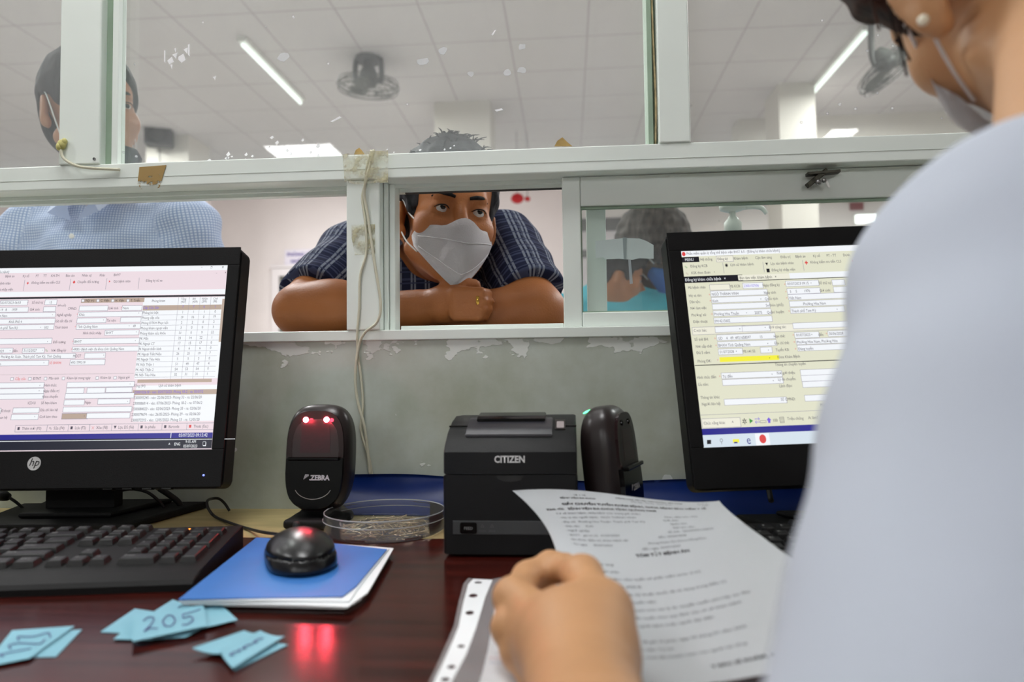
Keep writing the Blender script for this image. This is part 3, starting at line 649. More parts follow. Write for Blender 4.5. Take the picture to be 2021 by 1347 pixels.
# ---- monitors
def screen_xy(root, M):
    Mi = M.inverted()
    def f(x, y):       # photo pixel -> plane of the display, local (u, v) metres
        o = Mi @ CAM_LOC; d = (Mi.to_3x3() @ ray(x, y)); k = -o.y / d.y; p = o + d * k
        return p.x, p.z
    return f
SW, SH = .4267, .24
def make_monitor(M, label, M_off):
    """M: matrix of the display's top corner frame (x right, z up, -y towards the viewer); M_off: x of the display's left edge"""
    t = thing('monitor', M.translation, label, 'monitor', rot=M.to_3x3())
    x0 = M_off; x1 = x0 + SW; by = .0006
    T = .0255; Bm = .047; Sd = .0165
    bm = B(); outl = [(p[0] + (x0 + x1) / 2, p[1] + (-SH - Bm + T) / 2) for p in rrect(SW + 2 * Sd, SH + T + Bm, .009)]
    RX_ = Matrix.Rotation(rad(90), 4, 'X')
    prism(bm, outl, -.028, -.0012, RX_, bev=.0012); obj('housing', bm, M_BLACK, t)
    # bezel ring standing just proud of the display
    bm = B()
    o_ = (x0 - Sd + .001, x1 + Sd - .001, T - .001, -SH - Bm + .001)
    for lo, hi in (((o_[0], -.0036, .0), (o_[1], -.0013, o_[2])), ((o_[0], -.0036, o_[3]), (o_[1], -.0013, -SH)), ((o_[0], -.0036, -SH + .0001), (x0, -.0013, -.0001)), ((x1, -.0036, -SH + .0001), (o_[1], -.0013, -.0001))):
        box(bm, lo, hi, .0007)
    obj('bezel', bm, M_BLACK, t)
    bm = B(); box(bm, ((x0 + x1) / 2 - .13, .0285, -SH + .01), ((x0 + x1) / 2 + .13, .05, -.06), .012); obj('rear_housing', bm, M_BLACKM, t)
    for k in range(4):
        bm = B(); xx = x1 - .028 - .024 * k - .03; box(bm, (xx, -.002, -SH - Bm - .0012), (xx + .012, .006, -SH - Bm + .0018), .0006); obj('button', bm, M_BLACKG, t)
    bm = B(); sphere(bm, (x1 - .0065, -.0038, -SH - .0315), .0012); obj('power_light', bm, mat('blue led', (.15, .2, 1), .5, emit=3), t)
    return t
RXT = Matrix.Rotation(rad(90), 4, 'X')
def draw_screen(t, M, specs, layers_m, x0, name='display'):
    f = screen_xy(t, M); bm = B()
    box(bm, (x0, -.0012, -SH), (x0 + SW, -.0003, 0), mi=0)
    lay = [0]
    for s in specs:
        lay[0] += 1; yy = -.0012 - .000006 * lay[0]
        if s[0] == 'r':       # filled field: left-centre pixel, width and height in pixels
            _, x, y, wd, hd, mi = s; u, v = f(x, y); k = .00070; w_, h_ = wd * k * 0.965, hd * k
            u1 = max(u, x0); a = [(u1, v - h_ / 2), (u + w_, v - h_ / 2), (u + w_, v + h_ / 2), (u1, v + h_ / 2)]
            vs = [bm.verts.new((p[0], yy, min(max(p[1], -SH), 0))) for p in a]; bm.faces.new(vs).material_index = mi
        elif s[0] == 'B':     # band given by the pixel of its top left and bottom right
            _, x, y, x2, y2, mi = s; u, v = f(x, y); u2, v2 = f(x2, y2); u = max(u, x0); u2 = min(u2, x0 + SW)
            vs = [bm.verts.new((p[0], yy, min(max(p[1], -SH), 0))) for p in ((u, v2), (u2, v2), (u2, v), (u, v))]; bm.faces.new(vs).material_index = mi
        else:
            _, x, y, st, mi = s[:5]; sz = s[5] if len(s) > 5 else .0062; u, v = f(x, y)
            text(bm, st, sz * .84, Matrix.Translation((u, yy, v - sz * .28)) @ RXT, mi=mi, sx=.76)
    return obj(name, bm, layers_m, t, recalc=False)
def em(name, c, s=1.0):
    def f(nt, N, L, b):
        N.remove(b); e = N.new('ShaderNodeEmission'); e.inputs[0].default_value = (*c, 1); e.inputs[1].default_value = s
        g = N.new('ShaderNodeBsdfGlossy'); g.inputs[0].default_value = (.03, .03, .03, 1); g.inputs['Roughness'].default_value = .3
        a = N.new('ShaderNodeAddShader'); L.new(e.outputs[0], a.inputs[0]); L.new(g.outputs[0], a.inputs[1]); L.new(a.outputs[0], N['Material Output'].inputs[0])
    return node_mat(name, f)
E_PINK = em('screen pink', rgb(236, 219, 226)); E_WHITE = em('screen white', rgb(243, 246, 250)); E_LINE = em('screen grey line', rgb(150, 145, 160))
E_TXT = em('screen text', rgb(74, 68, 84)); E_DK = em('screen black', rgb(28, 28, 36)); E_BLUE = em('screen navy bar', rgb(40, 38, 140)); E_TAN = em('screen tan row', rgb(185, 165, 150))
E_VIO = em('screen violet text', rgb(120, 90, 220)); E_RED = em('screen red', rgb(220, 70, 70)); E_YEL = em('screen yellow', rgb(246, 240, 70)); E_CREAM = em('screen cream', rgb(226, 226, 203))
E_TASK = em('screen taskbar', rgb(214, 226, 236)); E_NIGHT = em('screen dark taskbar', rgb(24, 27, 44)); E_GREEN = em('screen green', rgb(60, 150, 60)); E_PALE = em('screen pale cream', rgb(238, 236, 220))
SM = [E_PINK, E_WHITE, E_LINE, E_TXT, E_DK, E_BLUE, E_TAN, E_VIO, E_RED, E_YEL, E_CREAM, E_TASK, E_NIGHT, E_GREEN, E_PALE]
# left monitor
ML = Matrix.Translation((-.443, .895, 1.086)) @ Matrix.Rotation(rad(3.87), 4, 'Z') @ Matrix.Rotation(rad(-10.8), 4, 'X')
mon = make_monitor(ML, 'wide black monitor at left showing a pink form and a patient list', -SW)
def c1(x, y): return x / 4.124, 480 + y / 4.124
def c2(x, y): return x / 4.124, 740 + y / 4.124
sp = []
def T1(x, y, s, mi=3, sz=.0058): sp.append(('t', *c1(x, y), s, mi, sz))
def F1(x, y, w_, h_=36, mi=1, line=1):
    if line: sp.append(('r', *c1(x - 3, y), (w_ + 6) / 4.124, (h_ + 6) / 4.124, 2))
    sp.append(('r', *c1(x, y), w_ / 4.124, h_ / 4.124, mi))
def T2(x, y, s, mi=3, sz=.0058): sp.append(('t', *c2(x, y), s, mi, sz))
def F2(x, y, w_, h_=36, mi=1, line=1):
    if line: sp.append(('r', *c2(x - 3, y), (w_ + 6) / 4.124, (h_ + 6) / 4.124, 2))
    sp.append(('r', *c2(x, y), w_ / 4.124, h_ / 4.124, mi))
sp.append(('B', -330, 545, 451, 537, 1)); sp[-1] = ('B', -330, 530, 452, 534, 1)
T1(-25, 240, 'chữa bệnh]'); T1(1640, 198, '–'); T1(1716, 200, '❐', 3, .005); T1(1808, 200, '×', 4, .008); T1(1760, 245, '–'); T1(1832, 243, '×', 4, .006)
for x, s in ((-20, 'ng'), (48, 'Bệnh án'), (190, 'Ký số'), (296, 'PT'), (358, 'TT'), (420, 'KH-TH'), (540, 'Báo cáo'), (672, 'Nhân sự'), (815, 'Khác'), (930, 'BHYT')): T1(x, 274 - x * .012, s)
T1(-50, 332, 'trên bệnh nhân'); T1(-35, 382, 'ng ký nhập viện'); T1(222, 330, '✚', 8); T1(262, 326, 'Không kiểm tra tiền CLS'); T1(596, 322, '◆', 8); T1(635, 320, 'Chuyển đổi tượng'); T1(890, 316, '▶', 8, .004); T1(928, 315, 'Gọi bệnh nhân'); T1(1192, 309, 'Đăng ký từ xa')
for x, y in ((200, 348), (574, 340), (868, 335), (1132, 330)): sp.append(('r', *c1(x, y), .7, 22, 2))
sp.append(('B', -330, *[584.5][:1], 444, 573, 1)); sp[-1] = ('B', -330, 582, 447, 581, 1)
sp.append(('B', -330, 592.5, 446, 585.8, 4))
# patient table on the right
sp.append(('B', 284.5, 589, 445, 747, 1)); sp.append(('B', 270.5, 762, 436, 831, 1))
T1(1240, 474, 'Phòng khám', 3, .0056)
for x, a_, b_ in ((1478, 'Tổng', '(457)'), (1572, 'BH', '(439)'), (1648, 'Nhận', '(399)'), (1740, 'Chờ', '(98)')): T1(x, 458 - (x - 1478) * .01, a_, 3, .005); T1(x - 2, 481 - (x - 1478) * .01, b_, 3, .005)
sp.append(('r', *c1(1168, 532), 625 / 4.124, 40 / 4.124, 6))
T1(1168, 529, 'Cấp Cứu Sản', 7)
for x, s in ((1488, '7'), (1575, '7'), (1660, '6'), (1750, '1')): T1(x, 520, s, 7)
rows = [('Phòng bó bột', 1, 1, 1, 0), ('Phòng cấp cứu', 19, 16, 0, 19), ('Phòng ĐTKH Phục hồi', 2, 2, 0, 2), ('Phòng khám ngoại viện', 3, 0, 0, 3), ('Phòng khám sức khỏe', 31, 0, 9, 22), ('PK Mắt', 23, 14, 22, 1), ('PK Ngoại CT', 17, 15, 17, 0), ('PK Ngoại thần kinh', 6, 6, 6, 0), ('PK Ngoại Tiết Niệu', 26, 25, 19, 7), ('PK Ngoại Tiêu Hóa', 5, 5, 5, 0), ('PK Nội Thận 1', 51, 49, 47, 4), ('PK Nội Thận 2', 54, 53, 54, 0), ('PK Nội Tiêu Hóa', 32, 31, 31, 1)]
for i, r_ in enumerate(rows):
    y = 570 + i * 42.3; x = 1166 - i * 5.2
    T1(x, y, r_[0])
    for j in range(4): T1(1486 - i * 4.6 + j * 88 - (8 if r_[1 + j] > 9 else 0) - j * i * .2, y - 5 - j * 2, str(r_[1 + j]))
    sp.append(('B', *c1(x, y + 21), *c1(1790 - i * 4, y + 6), 2)); u = sp.pop(); sp.append(('r', *c1(x, y + 20), 622 / 4.124, .5, 2))
for j in range(4): sp.append(('B', *c1(1454 + j * 88 - j * 1, 450), *c1(1405 + j * 89, 1105), 2)); u = sp.pop(); sp.append(('r', *c1(1452 - 26 + j * 88.5, 775), .5, 158, 2))
sp.append(('r', *c1(1800, 632), 6.5, 82, 6)); sp.append(('r', *c1(1125, 1128), 576 / 4.124, 6, 6))
T1(1095, 1166, 'Tổng (44)'); T1(1297, 1163, 'Lịch sử khám bệnh')
sp.append(('r', *c2(1088, 148), 650 / 4.124, 38 / 4.124, 6))
hist = ['2300102618 - vào: 05/07/2023- Phòng 18-2 - ra: 05/07/2', '2300095245 - vào: 22/06/2023- Phòng 33 - ra: 22/06/20', '2300086014 - vào: 07/06/2023- Phòng 18-2 - ra: 07/06/2', '2300084023 - vào: 02/06/2023- Phòng 33 - ra: 02/06/20', '2300079674 - vào: 26/05/2023- Phòng 29 - ra: 02/06/20', '2300072293 - vào: 12/05/2023- Phòng 33 - ra: 12/05/20']
for i, s in enumerate(hist): T2(1100 - i * 5.5, 145 + i * 45.5, s, 7 if i == 0 else 3, .0060)
# form fields
F1(665 + 3, 474, 505, 34, 6, 0)
for x, s in ((674, 'Nội trú'), (796, 'C. Viện'), (916, 'H. Viện'), (1040, 'T. Triển')): F1(x, 473, 18, 18); T1(x + 30, 472, s, 4)
F1(12, 492, 218); T1(18, 491, '05/07/2023 06:53'); T1(268, 489, 'Số thứ tự'); F1(376, 487, 92); T1(410, 487, '15'); T1(476, 512, '(64 tuổi)', 3, .005)
F1(2, 548, 232); T1(12, 548, '19   8      1959'); T1(252, 545, 'Giờ sinh:'); F1(364, 543, 94); T1(560, 538, 'CMND:'); F1(655, 537, 225); T1(888, 535, 'Giới tính'); T1(990, 535, '*', 8); F1(1003, 534, 155); T1(1010, 534, 'Nam')
F1(-300, 598, 745); T1(-22, 598, 'Việt Nam'); T1(470, 590, 'Nghề nghiệp'); T1(633, 588, '*', 8); F1(645, 587, 508); T1(652, 587, 'Khác')
F1(-300, 648, 740); T1(82, 646, 'Khối Phố 4'); T1(462, 640, 'Gõ tắt địa chỉ'); F1(637, 636, 228); T1(878, 634, 'Tai nạn:'); F1(990, 630, 160)
F1(-300, 697, 730); T1(-28, 696, 'Thành phố Tam Kỳ'); T1(370, 692, '502'); T1(455, 691, 'Tỉnh/ thành'); T1(617, 689, '*', 8); F1(632, 687, 505); T1(638, 686, 'Tỉnh Quảng Nam'); T1(1090, 680, '49')
T1(684, 738, 'Hình thức nhập'); F1(864, 735, 266); T1(872, 735, 'BHYT')
F1(-300, 810, 710, 40); T1(443, 811, 'Đối tượng:', 4); T1(597, 810, '*', 8); F1(610, 805, 515, 40); T1(616, 807, 'BHYT', 4)
F1(-300, 884, 402); T1(-10, 884, '/2023'); T1(116, 882, 'đến'); F1(195, 880, 170); T1(203, 880, '31/12/2027'); T1(378, 878, '✎', 13); T1(428, 878, 'Nơi đăng ký'); T1(588, 872, '*', 8); F1(600, 870, 520); T1(606, 870, '49001-Bệnh viện đa khoa tỉnh Quảng Nam')
F1(-300, 934, 893); T1(-48, 932, 'phố 4, Phường An Xuân, Thành phố Tam Kỳ, Tỉnh Quảng'); T1(604, 924, 'MCCT'); F1(700, 922, 160, 38)
F1(-300, 988, 680); T1(-30, 990, 'luyến'); T1(412, 980, 'Số BHXH:', 8); F1(582, 976, 270, 38); T1(588, 977, '4921799519')
sp.append(('B', -330, 745.3, *c1(1097, 1060), 4)); sp[-1] = ('B', -330, 745.5, c1(1097, 1060)[0], c1(1097, 1064)[1], 4)
for x, s, m_ in ((100, 'Cấp cứu', 8), (245, 'ĐTNT', 3), (372, 'Mãn tính', 3), (518, 'Khám lại trong ngày', 3), (792, 'Khám lại', 3), (937, 'Ngoài giờ', 3)): F1(x, 1112 - x * .012, 18, 18); T1(x + 36, 1110 - x * .013, s, m_)
F2(-300, 95, 640); T2(372, 90, 'Hình thức:'); F2(557, 86, 520); F2(-300, 143, 640); T2(364, 136, 'Ngày điều trị'); F2(552, 134, 134); F2(720, 132, 138); F2(874, 128, 200)
F2(-300, 187, 635); T2(357, 182, 'Khoa chuyển'); F2(543, 178, 530); T2(238, 234, 'ICD10'); T2(347, 233, 'Số hẹn khám'); F2(534, 230, 154); T2(702, 229, 'Ngày'); F2(808, 222, 245)
F2(-40, 298, 55); T2(24, 297, 'Đ.thoại'); F2(120, 295, 200); T2(342, 291, 'Địa chỉ liên hệ'); F2(527, 288, 525); T2(-5, 352, 'quan hệ'); F2(106, 349, 205); T2(334, 345, 'G.tờ kèm theo'); F2(517, 342, 196, 38, 6); F2(718, 338, 330)
for x, y in ((236, 490), (850, 632), (1136, 576), (436, 590), (340, 692), (1058, 680), (1116, 730), (396, 808), (1108, 800), (92, 882), (355, 878), (852, 918), (366, 980)): T1(x, y, '▾', 3, .005)
for x, y in ((334, 92), (1066, 80), (328, 136), (1045, 222), (292, 345), (694, 340), (1304, 425), (1508, 425)): T2(x, y, '▾', 3, .005)
for x, w_, s, m_ in ((140, 240, 'Thêm mới (F3)', 3), (398, 160, 'Sửa (F4)', 3), (570, 160, 'Lưu (F2)', 3), (744, 168, 'Xóa (F8)', 3), (922, 205, 'Lọc DS (F6)', 3), (1138, 178, 'In phiếu', 3), (1330, 190, 'Barcode', 3), (1532, 205, 'Thoát (Esc)', 3)):
    y = 444 - x * .013; F2(x, y, w_, 46, 0); sp.append(('t', *c2(x + 52, y - 1), s, m_, .0063))
    T2(x + 14, y, {'Xóa (F8)': '✕', 'Lọc DS (F6)': '▼', 'Sửa (F4)': '✎'}.get(s, '■'), 8 if 'X' in s or 'Thoát' in s else 3, .006)
T2(-28, 440, '(tt)', 8)
sp.append(('B', -330, 868, *c2(1748, 521), 5)); sp[-1] = ('B', -330, 863, c2(1746, 500)[0], c2(1746, 521)[1], 5)
sp.append(('B', *c2(1400, 474), *c2(1405, 524), 1)); sp[-1] = ('r', *c2(1399, 500), 1, 12, 1)
T2(1465, 496, '05/07/2023 09:15:42', 1, .0068)
sp.append(('B', -330, 872.4, 421, 870.2 - 3.0, 1)); sp.pop(); sp.append(('B', -330, 873.2, 421.5, 885.9, 12))
sp.append(('r', 0, 872.5, 424 / .97, 1.0, 1))
T2(1380, 572, '˄', 1, .009); T2(1428, 567, 'ENG', 1, .006); T2(1520, 548, '9:15 AM', 1, .006); T2(1502, 584, '05/07/2023', 1, .006); T2(1658, 564, '❏', 1, .009)
draw_screen(mon, ML, sp, SM, -SW)
# round logo with two slanted letters
f = screen_xy(mon, ML); u, v = f(71.5, 916)
bm = B(); lathe(bm, [(.0001, .0), (.0083, .0), (.0083, .0004), (.0001, .0004)], 32, Matrix.Translation((u, -.0037, v)) @ RXT)
lg = obj('logo', bm, mat('logo grey', rgb(205, 205, 205), .4), mon)
bm = B(); text(bm, 'hp', .0135, Matrix.Translation((u, -.0043, v - .0028)) @ RXT, align='CENTER', shear=.28, sx=.95); obj('lettering', bm, M_BLACKM, lg, recalc=False)
# monitor stand
M_STAND = M_BLACKM
def stand(t, cx_, yc, yaw, back=.075):
    Mw = Matrix.Translation((cx_, yc, 0)) @ Matrix.Rotation(yaw, 4, 'Z')
    bm = B(); prism(bm, [(-.046, -.008), (.046, -.008), (.046, .012), (-.046, .012)], .766, .95, Mw, bev=.002); obj('stand_column', bm, M_STAND, t, world=True)
    bm = B(); outl = [(-.10, -.075), (.10, -.075), (.135, back), (-.135, back)]
    prism(bm, outl, DZ + .0004, DZ + .010, Mw, bev=.003)
    prism(bm, [(-.06, -.04), (.06, -.04), (.09, back - .015), (-.09, back - .015)], DZ + .0102, DZ + .017, Mw, bev=.003); obj('stand_base', bm, M_STAND, t, world=True)
stand(mon, -.653, .915, rad(3.9))

# right monitor
MR = Matrix.Translation((.139, .875, 1.086)) @ Matrix.Rotation(rad(4.86), 4, 'Z') @ Matrix.Rotation(rad(-14), 4, 'X') @ Matrix.Rotation(rad(-1.54), 4, 'Y')
mon2 = make_monitor(MR, 'black monitor at right showing a cream form, partly hidden by the white sleeve', 0)
sp = []
def c3(x, y): return 1310 + x / 5.0525, 450 + y / 5.0525
def c4(x, y): return 1310 + x / 5.0525, 690 + y / 5.0525
K3 = 5.0525
def mk(c):
    def T(x, y, s, mi=3, sz=.0058): sp.append(('t', *c(x, y), s, mi, sz))
    def F(x, y, w_, h_=48, mi=1, line=1):
        if line: sp.append(('r', *c(x - 3, y), (w_ + 6) / K3, (h_ + 6) / K3, 2))
        sp.append(('r', *c(x, y), w_ / K3, h_ / K3, mi))
    return T, F
T3, F3 = mk(c3); T4, F4 = mk(c4)
f2 = screen_xy(mon2, MR); XR = 2100
sp.append(('B', *c3(170, 240), XR, c3(0, 292)[1], 1)); sp[-1] = ('B', 1343, 497, XR, 508.5, 1); sp[-1] = ('r', 1343.2, 502.6, 600, 10.6, 1)
T3(176, 268, '●', 8, .009); T3(224, 262, 'Phần mềm quản lý tổng thể bệnh viện BVST 6.0 - [Đăng ký khám chữa bệnh]', 3, .0056)
F3(176, 324, 160, 50, 4, 0); T3(208, 323, 'MENU', 1, .0062)
F3(524, 316, 150, 52, 14)
for x, s in ((362, 'Hệ thống'), (532, 'Đăng ký'), (694, 'Khám bệnh'), (908, 'Cận lâm sàng'), (1160, 'Điều trị'), (1308, 'Bệnh án'), (1484, 'Ký số'), (1618, 'PT - TT'), (1782, 'Dược')): T3(x, 320 - (x - 362) * .031, s)
T3(205, 395, '✎', 13); T3(262, 388, 'Đăng ký KCB'); T3(215, 460, '✎', 6); T3(272, 454, 'KSK theo đoàn    ▾'); T3(606, 380, '◉', 4, .007); T3(660, 374, 'Lịch sử khám bệnh'); T3(1008, 368, '▼', 4); T3(1060, 362, 'Lọc tên bệnh nhân'); T3(1018, 432, '■', 4, .008); T3(1072, 426, 'Đăng ký nhập viện'); T3(1400, 354, '✚', 8, .008); T3(1456, 348, 'Không kiểm tra tiền CLS'); T3(1866, 336, '✚', 8)
for x, y in ((590, 405), (990, 395), (1385, 380)): sp.append(('r', *c3(x, y), .6, 20, 2))
F3(196, 524, 535, 60, 4, 0); T3(210, 524, 'Đăng ký khám chữa bệnh   ×', 1, .0065); F3(738, 503, 505, 48, 14, 0); T3(752, 505, 'Bàn làm việc khám bệnh   ×', 4, .0062); F3(1250, 484, 2200, 52, 1, 0)
sp.append(('r', *c3(735, 536), 520, 1.2, 4))
T3(238, 602, 'Mã bệnh nhân'); F3(457, 600, 180, 48, 14); T3(652, 588, 'Mã KCB'); F3(786, 584, 180); T3(792, 584, '2300102936', 7); T3(980, 578, 'Ngày đăng ký'); T3(1196, 574, '*', 8); F3(1215, 564, 295); T3(1226, 564, '05/07/2023 09:15  ▾'); T3(1540, 556, 'Số thứ tự:'); F3(1675, 552, 110)
T3(246, 682, 'Họ và tên:'); T3(446, 676, '*', 8); F3(466, 664, 508); T3(474, 668, 'NGÔ THÀNH VINH'); T3(993, 652, 'Ngày sinh'); T3(1208, 648, '*', 8); F3(1228, 640, 295); T3(1252, 640, '5     5        1976'); T3(1548, 630, 'Giờ sinh:'); F3(1690, 622, 250)
T3(254, 744, 'Dân tộc:'); T3(455, 738, '*', 8); F3(474, 727, 508); T3(482, 735, 'Kinh'); T3(958, 716, '▾'); T3(1003, 714, 'Quốc tịch:'); T3(1216, 710, '*', 8); F3(1238, 698, 640); T3(1244, 706, 'Việt Nam')
T3(262, 808, 'Nơi làm việc'); F3(483, 794, 512); T3(1013, 778, 'Sn/thôn (phố):'); F3(1250, 765, 640); T3(1384, 764, 'Phường Hòa Nam')
T3(272, 876, 'Phường/ xã:'); T3(470, 872, '*', 8); F3(492, 860, 514); T3(498, 866, 'Phường Hòa Thuận        ▾'); T3(900, 852, '20375'); T3(1023, 848, 'Quận/ huyện:'); T3(1238, 842, '*', 8); F3(1260, 832, 480); T3(1268, 836, 'Thành phố Tam Kỳ'); T3(1716, 818, '▾')
T3(290, 942, 'Điện thoại:'); F3(498, 932, 516); T3(504, 936, '0914215602')
F3(284, 1036, 1600, 64, 14); T3(294, 1030, 'C.vực bác:'); F3(510, 1022, 262); F3(780, 1014, 246); T3(748, 1014, '▾'); T3(1000, 1000, '▾'); T3(1044, 998, 'Đ/V công tác:'); F3(1284, 984, 600)
T3(302, 1120, 'Số thẻ BH:'); T3(502, 1114, '*', 8); F3(526, 1102, 514); T3(536, 1108, 'GD    4   49  4921658597          15'); T3(1090, 1088, 'Hạn thẻ:'); T3(1280, 1080, '*', 8); F3(1300, 1078, 215); T3(1314, 1076, '01/07/2023 ▾'); T3(1534, 1072, 'đến'); T3(1610, 1066, '*', 8); F3(1632, 1062, 260); T3(1640, 1062, '30/06/2028')
T3(314, 1190, 'Nơi cấp thẻ:'); T3(512, 1184, '*', 8); F3(534, 1172, 516); T3(540, 1178, 'BHXH Tỉnh Quảng Nam'); T3(1026, 1160, '▾'); T3(1098, 1156, 'Địa chỉ thẻ:'); T3(1290, 1150, '*', 8); F3(1314, 1142, 700); T3(1320, 1146, 'Phường Hòa Nam, Phường Hòa')
T3(322, 1252, 'Đủ 5 năm:'); F3(542, 1244, 210); T3(552, 1244, '01/07/2028  ▾'); T3(780, 1238, 'Mã nơi SS:'); F3(960, 1226, 100); T3(1032, 1226, '▾'); T3(1110, 1224, 'Tuyến KB:'); T3(1302, 1218, '*', 8); F3(1328, 1206, 700); T3(1334, 1212, 'Đúng tuyến')
T4(332, 124, 'Phòng ĐK:'); T4(528, 116, '*', 8); F4(553, 108, 520, 42, 9, 0); T4(1044, 92, '▾', 4); T4(1126, 82, 'Khoa Khám Bệnh')
sp.append(('r', *c4(306, 166), 560, 1.4, 4))
T4(1102, 158, 'Thông tin chuyển tuyến'); T4(326, 286, 'Hình thức đến'); T4(548, 280, '*', 8); F4(572, 270, 524); T4(580, 276, 'Tự đến'); T4(1068, 254, '▾'); T4(338, 356, 'Ưu tiên:'); F4(582, 336, 524); T4(1080, 318, '▾')
T4(1120, 242, 'Nơi giới thiệu'); F4(1358, 238, 500); T4(1130, 304, 'Lý do chuyển:'); F4(1366, 296, 500); T4(1144, 370, 'Lãnh đạo:'); F4(1378, 356, 500)
T4(360, 486, 'Thông tin khác'); T4(374, 552, 'Người liên hệ:'); F4(600, 532, 534); T4(1160, 504, 'Số CMND:'); F4(1400, 492, 400); T4(1550, 558, 'Mối quan hệ')
sp.append(('r', *c4(362, 660), 520, .6, 2))
F4(378, 744, 325, 74, 14); T4(392, 742, 'Chức năng khác'); T4(672, 734, '˄', 3, .008)
for x, s, m_, z_ in ((775, '✲', 4, .011), (845, '▶', 13, .008), (900, '⇄', 7, .010), (952, '▭', 3, .011), (1014, '⬆', 7, .010), (1078, '100', 4, .006), (1146, '▤', 3, .011)): T4(x, 722 - (x - 775) * .03, s, m_, z_)
T4(1222, 696, 'Triệu chứng'); T4(1432, 686, 'Ai làm?')
sp.append(('r', *c4(372, 838), 600, 13.4, 5)); sp.append(('r', *c4(378, 930), 600, 22.6, 11)); F4(908, 905, 120, 100, 1, 0)
for dx, dy in ((0, 0), (20, 0), (0, 20), (20, 20)): sp.append(('r', *c4(426 + dx, 918 + dy - dx * .05), 3.4, 3.4, 4))
T4(552, 922, '⚲', 3, .012); F4(682, 908, 30, 8, 9, 0); F4(682, 918, 54, 28, 9, 0); F4(694, 934, 30, 12, 5, 0); T4(816, 906, 'e', 5, .017); T4(940, 902, '●', 8, .016)
draw_screen(mon2, MR, sp, [E_CREAM] + SM[1:], 0)
stand(mon2, .345, .885, rad(4.9), .045)

